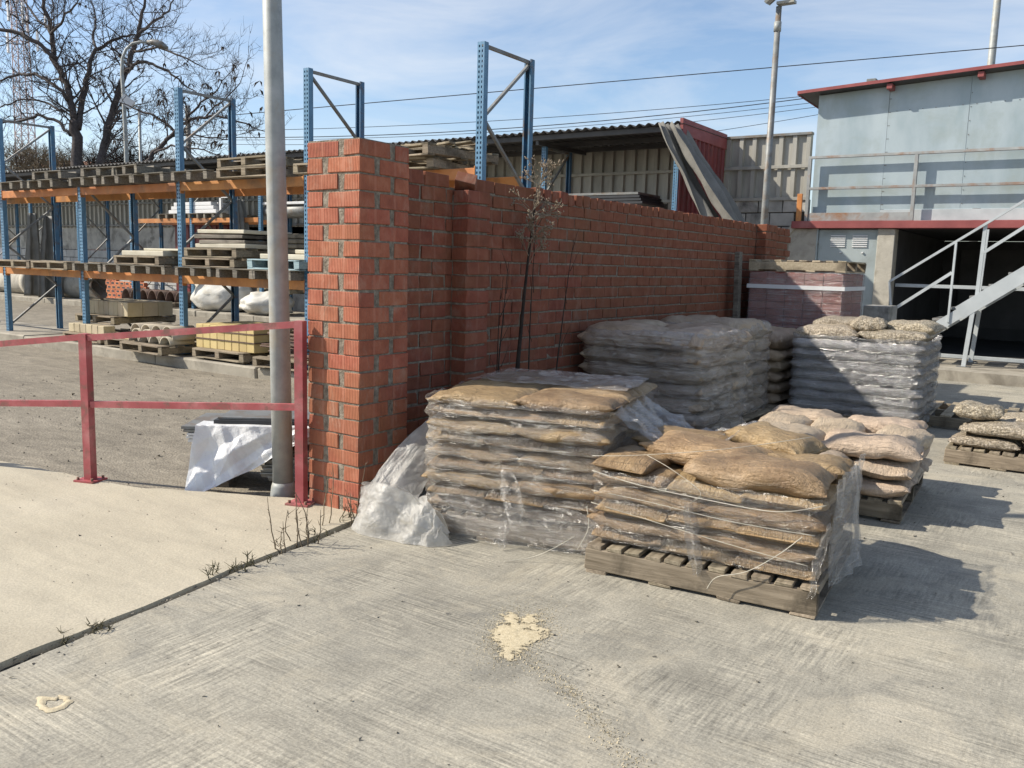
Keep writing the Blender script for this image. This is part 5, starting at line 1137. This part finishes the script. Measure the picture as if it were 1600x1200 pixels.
string('third white strap slanting down across the front of the low stack', [(-2.0, yf+.02, .345), (-1.6, yf, .30), (-1.25, yf-.005, .26), (-.95, yf, .23)], .0016)
string('white strap looping down over the pallet of the low front stack', [(-.98, yf-.01, .36), (-1.07, yf-.03, .27), (-1.2, yf-.05, .17), (-1.33, yf-.06, .12), (-1.37, yf-.07, .06)], .0019)
string('thin white string from the loose sack to the left of the low stack', [(-1.05, 4.2, .72), (-1.4, 3.95, .66), (-1.8, 3.82, .60), (-2.02, 3.82, .57)], .0014)
string('thin white string curling on the top left of the low stack', [(-1.75, 3.86, .60), (-1.6, 3.80, .56), (-1.45, 3.77, .48), (-1.5, 3.765, .42)], .0014)
string('white string trailing on the ground in front of the tall stack', [(-2.1, 3.82, .14), (-2.2, 3.74, .07), (-2.3, 3.70, .02), (-2.4, 3.62, .006)], .0019)
string('white string end hanging at the tall stack corner', [(-2.05, 3.84, .30), (-2.02, 3.80, .2), (-2.06, 3.76, .09)], .0019)
def tail(lab, A, Bq, wdt, seed, m='filmd'):
    A, Bq = Vector(A), Vector(Bq); s = Vector((1, .1, 0)); b = MB()
    b.grid(lambda u, v: A.lerp(Bq, v) + s*(u-.5)*wdt*(.5+.8*v*(1-v)*2) + Vector((.015*fbm(v*5, seed, 0), -.02*math.sin(u*9+seed) - .02*fbm(u*3, v*6, seed), 0)), 10, 16); return tag(b.build('film_tail', M[m]), lab, 'plastic film')
tail('torn film strip hanging down the middle of the front stack', (-1.50, yf-.005, .43), (-1.43, yf-.03, .10), .06, 2, 'filmd'); tail('twisted white film tail hanging at the front right corner of the low stack', (-.885, 3.80, .42), (-.93, 3.72, .10), .05, 5, 'filmd')
tail('small torn film scrap hanging by the tall stack pallet', (-2.52, 3.84, .16), (-2.50, 3.78, .01), .06, 7, 'filmd'); tail('film scrap torn off the front of the tall stack', (-2.52, 3.85, .42), (-2.45, 3.82, .14), .16, 11, 'filmd')
rot_about(before, PV2, A2_)

# ------------------------------------------------------------------ white plastic bundle between the pier and the tall stack
def tri(x): return abs((x % 1.0)-.5)*2
def creased(x, y, seed, k=1.0):
    r_ = random.Random(seed); h = 0; amp = .5
    wx, wy = x + .08*nz3(x*3*k, y*3*k, seed), y + .08*nz3(x*3*k, y*3*k, seed+9)
    for o_ in range(4):
        a = r_.uniform(0, math.pi); c = r_.random(); h += amp*(tri((wx*math.cos(a)+wy*math.sin(a))*k*(1.0+.9*o_)+c)-.5); amp *= .62
    return h
def bez(P_, v):
    P_ = [Vector(p) for p in P_]
    while len(P_) > 1: P_ = [P_[i].lerp(P_[i+1], v) for i in range(len(P_)-1)]
    return P_[0]
OUT = [(-3.14, 4.10, .68), (-3.28, 3.90, .58), (-3.44, 3.60, .30), (-3.42, 3.50, .10), (-3.33, 3.44, .0)]
INN = [(-3.09, 4.0, .42), (-3.10, 3.90, .38), (-3.12, 3.72, .25), (-3.10, 3.62, .18), (-3.12, 3.50, .05)]
def sheetf(u, v):
    p = bez(OUT, v).lerp(bez(INN, v), u); n = Vector((-.35, -.85, .40)).normalized()
    fold = .055*math.sin(math.pi*u)*(1-.4*v) + .026*math.sin(u*9+v*3.0+1.2*nz3(u*2, v*3, 4))*(.25+.75*v)
    p = p + n*(fold + .07*creased(u*.6, v*.9, 5, 1.6)*(.3+.7*v) + .02*creased(u*.7, v*1.1, 31, 4.0)*(.3+.7*v)); p.z = max(p.z, .006); return p
b = MB(); b.grid(sheetf, 64, 84, smooth=True); PS = tag(b.build('plastic_sheet', M['sheet']), 'crumpled white plastic sheet bundled between the pier and the tall sack stack', 'plastic sheet')
def foldsheet(TOPC, BOTC, seed, amp=.05, nrm=(-.2, -.9, .35)):
    n = Vector(nrm).normalized()
    def f(u, v):
        p = bez(TOPC, u).lerp(bez(BOTC, u), v); k = .25+.75*math.sin(math.pi*min(1, .15+v*.85))
        fold = amp*math.sin(u*13+v*2.2+seed+1.6*nz3(u*3, v*2, seed))*k*.6 + amp*1.1*creased(u*.9, v*.5, seed, 1.7)*k + amp*.35*creased(u*1.2, v*.7, seed+7, 4.0)*k
        p = p+n*fold; p.z = max(p.z, .004+.01*abs(fold)); return p
    b = MB(); b.grid(f, 90, 34, smooth=True); return b
RID = [(-3.40, 3.50, .22), (-3.24, 3.46, .34), (-3.06, 3.50, .24), (-2.92, 3.52, .26), (-2.80, 3.56, .06)]
foldsheet(RID, [(-3.37, 3.40, 0), (-3.20, 3.33, 0), (-3.05, 3.36, 0), (-2.90, 3.40, 0), (-2.79, 3.50, 0)], 3).build('crumpled_fold', M['sheet'], PS, off=(0, 0, 0))
foldsheet(RID, [(-3.36, 3.62, .05), (-3.20, 3.64, .02), (-3.06, 3.66, 0), (-2.95, 3.66, 0), (-2.84, 3.64, 0)], 8, .04, (0, .5, .8)).build('crumpled_fold', M['sheet'], PS, off=(0, 0, 0))
foldsheet([(-3.02, 3.60, .20), (-2.94, 3.52, .30), (-2.86, 3.50, .18), (-2.78, 3.54, .03)], [(-3.0, 3.44, .02), (-2.93, 3.38, 0), (-2.84, 3.41, 0), (-2.76, 3.50, 0)], 15, .04).build('crumpled_fold', M['sheet'], PS, off=(0, 0, 0))

# ------------------------------------------------------------------ wrapped brick pallet
t = thing('brick_pack', 'film wrapped pack of red bricks on a pallet at the far end of the wall', 'bricks', (-2.93, 10.55, .14))
PK_std.place('pallet under the film wrapped red brick pack', (-2.93, 10.55, 0), 0, 'pallets under the sacks')
b = MB(); nx_, nz_ = 5, 16
for i in range(nx_):
    for k in range(nz_):
        for (ya, yb_) in ((10.05, 10.5), (10.52, 11.0)):
            x0 = -3.46+i*.212; b.bbox(x0, x0+.205, ya+random.uniform(-.004, .004), yb_, .142+k*.085, .142+k*.085+.081, .004, .002)
tag(b.build('stacked_bricks', M['packbrick'], t), kind='stuff')
film('streaky stretch film around the red brick pack', -3.46, -2.40, 10.05, 11.0, .10, 1.50, .5, .14, 'filmb', 41, .016, .003, .03, 0, .006, 180)
b = MB(); b.box(-3.485, -2.375, 10.025, 11.025, 1.31, 1.355); tag(b.build('white_tape', M['lampw']), 'white printed tape band around the red brick pack', 'tape')
PK_cap = PalletKind(1.10, .98, 8, .085, .045, .13, M['woodl'], M['woodl']); PK_cap.place('pale pallet laid on top of the red brick pack', (-2.93, 10.52, 1.51), 0)
slab('concrete_block', 'pale grey concrete block standing right of the red brick pack', -2.16, 10.75, 0, .34, .5, .92, 'conc', .03, 'block'); slab('concrete_block', 'taller dirty grey block standing behind the pale block near the door', -2.28, 11.5, 0, .30, .4, 1.12, 'block', -.05, 'block')
o = link('timber_post', MB().bbox(-.03, .03, -.05, .05, 0, 1.72, .004).mesh('timber_post', M['woodd']), None, (-3.50, 9.85, 0), (0, R(-1.5), 0)); tag(o, 'dark timber post leaning on the wall left of the red brick pack', 'post')

# ------------------------------------------------------------------ dead plants, weeds, sand, grit
def stem_plant(name, lab, stems, m, parent_mat2=None, cat='plant'):
    t = thing(name, lab, cat, (stems[0][0][0][0], stems[0][0][0][1], 0))
    for pts, r in stems:
        n = len(pts); out = [Vector(p) for p in pts]; MB().tube(out, [r*(1-.8*i/(n-1)) for i in range(n)], 5).build('stem', M[m], t)
    return t
def curvepts(A, Bq, bend, n=8, seed=0):
    A, Bq = Vector(A), Vector(Bq); return [A.lerp(Bq, i/(n-1)) + Vector(bend)*math.sin(math.pi*i/(n-1)) + Vector((0, .012*nz3(i*.7, seed, 0), 0)) for i in range(n)]
st = [(curvepts((-3.56, 5.27, 0), (-3.58, 5.55, 2.06), (0, -.04, 0), 9, 1), .024)]
t = stem_plant('dead_plant', 'tall dead plant with pale seed head against the brick wall', st, 'twigd')
rnd = random.Random(4); b = MB()
def spray(b, p, d, ln, lev):
    q = p + d*ln; b.tube([p, p.lerp(q, .5)+Vector((rnd.gauss(0, .006), rnd.gauss(0, .006), 0)), q], [.0035, .003, .0015], 3, False)
    if lev == 0:
        for _ in range(3): c = q+Vector((rnd.gauss(0, .012), rnd.gauss(0, .012), rnd.gauss(0, .012))); b.tube([c, c+Vector((rnd.gauss(0, .008), rnd.gauss(0, .008), .012))], [.006, .002], 4)
        return
    for _ in range(4 if lev > 1 else 3): spray(b, p.lerp(q, rnd.uniform(.4, 1)), (d+Vector((rnd.gauss(0, .5), rnd.gauss(0, .5), rnd.gauss(0, .3)))).normalized(), ln*.62, lev-1)
for k in range(11): spray(b, Vector((-3.57, 5.45+.12*(k/11), 1.50+.60*k/11)), Vector((rnd.gauss(.1, .35), rnd.gauss(0, .75), .7)).normalized(), rnd.uniform(.10, .22), 2)
b.build('seed_head', M['seed'], t)
for i, (A, Bq, r, lab) in enumerate((((-3.55, 5.03, 0), (-3.58, 5.20, 1.52), .010, 'thin dark dead stem left of the tall dead plant, nearer one'), ((-3.56, 5.09, 0), (-3.60, 5.14, 1.32), .008, 'thin dark dead stem left of the tall dead plant, farther one'), ((-3.56, 5.50, 0), (-3.60, 5.58, 1.85), .009, 'straight thin dead stem right of the tall dead plant'), ((-3.55, 5.78, 0), (-3.60, 6.16, 1.72), .010, 'leaning thin dead stem farthest right along the wall'))):
    t = stem_plant('dead_weed', lab, [(curvepts(A, Bq, (0, -.03, 0), 8, i+3), r)] + [(curvepts(Vector(A).lerp(Vector(Bq), f), Vector(A).lerp(Vector(Bq), f)+Vector((.02, rnd.uniform(-.15, .15), .18)), (0, 0, .01), 4, i), .003) for f in (.5, .7, .85, .95)], 'twigd')
def weed(lab, x, y, n, h, m, spread=.04, leaf=False):
    t = thing('dry_weed' if not leaf else 'green_weed', lab, 'weed', (x, y, 0)); b = MB()
    for k in range(n):
        A = Vector((x+rnd.gauss(0, spread), y+rnd.gauss(0, spread*2), -.01)); Bq = A+Vector((rnd.gauss(0, h*.12), rnd.gauss(0, h*.12), h*rnd.uniform(.5, 1.1))); b.tube(curvepts(A, Bq, (rnd.gauss(0, .01), rnd.gauss(0, .01), 0), 6, k), [.0035, .003, .0028, .0024, .002, .001], 4, False)
        for q in range(5 if not leaf else 7):
            f = rnd.uniform(.25, 1); p = A.lerp(Bq, f); e = p+Vector((rnd.gauss(0, .02), rnd.gauss(0, .02), rnd.uniform(.005, .03))); b.tube([p, e], [.002, .0008] if not leaf else [.0018, .0006], 4, False)
    tag(b.build('stalks', M[m], t), kind='stuff')
weed('clump of tall dry stalks growing from the slab joint near the pier', jx(3.02)+.0, 3.02, 8, .30, 'twig', .03); weed('two dry stalks in the joint right in front of the pier', jx(3.45), 3.45, 3, .36, 'twig', .03); weed('single dry stalk in front of the railing post', jx(3.30)-.1, 3.34, 2, .38, 'twig', .015)
weed('low greenish weed tuft along the slab joint', jx(2.62), 2.62, 8, .08, 'weed', .03, True); weed('short dry stalk in the slab joint', jx(2.86), 2.86, 2, .13, 'twig', .01); weed('small leafy weed sprig in the slab joint', jx(2.50)-.03, 2.50, 4, .10, 'weed', .015, True)
weed('flat weed tuft at the near end of the slab joint', jx(1.75), 1.75, 8, .04, 'weed', .03, True); weed('dry weed tuft at the foot of the pier corner', -3.50, 3.56, 7, .10, 'weed', .04, True); weed('sparse weed tuft in the joint before the pier', jx(3.2), 3.2, 6, .05, 'weed', .03, True)
b = MB()
def spill(u, v):
    a = 2*math.pi*u; r = v; k = (.75+.5*fbm(math.cos(a)*1.4, math.sin(a)*1.4, 3, 4)); x = math.cos(a)*r*.17*k; y = math.sin(a)*r*.32*k
    return (-1.86 + x*1.1 - y*.25, 2.84 + y, .003 + .0055*(1-r)**.9*(.6+.6*fbm(x*20, y*20, 1, 3)))
b.grid(spill, 72, 16, True); SP = b.build('sand_spill', M['sand']); tag(SP, 'pale spilt sand patch on the grey slab', 'sand', kind='stuff'); b = MB(); rnd = random.Random(77)
for _ in range(9000):
    rr = abs(rnd.gauss(0, .5)); a = rnd.uniform(0, 6.283); x = math.cos(a)*rr*.15; y = math.sin(a)*rr*.30; q = 1+.5*fbm(math.cos(a)*1.4, math.sin(a)*1.4, 3, 4); cx_, cy_ = -1.86+x*1.1*q-y*.25, 2.84+y*q
    s_ = rnd.choice((.0016, .0022, .003)); p = [(cx_+rnd.uniform(-s_, s_), cy_+rnd.uniform(-s_, s_), .0005+(s_*1.5 if i == 3 else 0)) for i in range(4)]; b.add(p, [(0, 1, 3), (1, 2, 3), (2, 0, 3)])
for _ in range(2600):
    f = rnd.random(); cx_, cy_ = -1.80+f*1.75+rnd.gauss(0, .03), 2.70-f*1.05+rnd.gauss(0, .03)+.05*math.sin(f*7); s_ = rnd.choice((.0016, .0022, .003, .004)); p = [(cx_+rnd.uniform(-s_, s_), cy_+rnd.uniform(-s_, s_), .0005+(s_*1.5 if i == 3 else 0)) for i in range(4)]; b.add(p, [(0, 1, 3), (1, 2, 3), (2, 0, 3)])
tag(b.build('sand_grains', M['sandg'], SP, off=(0, 0, 0)), kind='stuff')
b = MB(); b.grid(lambda u, v: (-2.77+.055*math.cos(6.2832*u)*(1+.9*nz3(math.cos(6.2832*u)*1.3, math.sin(6.2832*u)*1.3, 1))*(.55+.7*v), 1.41+.04*math.sin(6.2832*u)*(1+.4*nz3(math.cos(6.2832*u)*2, math.sin(6.2832*u)*2, 4))*(.7+.6*v), .002+.004*math.sin(math.pi*v)), 40, 6, True); tag(b.build('mortar_splash', M['sandg']), 'small pale ring of dried mortar on the slab at the lower left', 'splash')
b = MB(); rnd = random.Random(12)
def grain(x, y, z, s):
    p = [Vector((x, y, z))+Vector((rnd.uniform(-1, 1), rnd.uniform(-1, 1), rnd.uniform(-.6, .8)))*s for _ in range(5)]; b.add(p, [(0, 1, 2), (0, 2, 3), (0, 3, 1), (1, 3, 4), (1, 4, 2), (2, 4, 3)])
for _ in range(900):
    x, y = rnd.uniform(-3.2, 2.5), rnd.uniform(.9, 7.5)
    if x < jx(y): continue
    grain(x, y, .002, rnd.choice((.003, .004, .005, .007)) if rnd.random() < .94 else .012)
for _ in range(160):      # grit swept into a line across the slab
    f = rnd.random(); grain(-1.95+f*1.75+rnd.gauss(0, .045), 2.85-f*1.15+rnd.gauss(0, .045)+.1*math.sin(f*6), .002, rnd.choice((.003, .004, .006)))
for _ in range(260): y = rnd.uniform(.9, 3.6); grain(jx(y)+rnd.gauss(0, .035), y, .0, rnd.choice((.004, .006, .01)))
tag(b.build('loose_grit', M['grit']), 'scattered grit and small stones on the concrete', 'grit', kind='stuff')
b = MB(); rnd = random.Random(5)
for _ in range(500): grain(rnd.uniform(-9, -3.6), rnd.uniform(.8, 3.2), .012, rnd.choice((.003, .004, .006)) if rnd.random() < .96 else .013)
for _ in range(900): x = rnd.uniform(-11, -4); grain(x, rnd.uniform(3.2, 7.2), -.054, rnd.choice((.006, .009, .014)) if rnd.random() < .97 else .03)
tag(b.build('yard_grit', M['grit']), 'scattered stones on the beige apron and the asphalt yard', 'grit', kind='stuff')
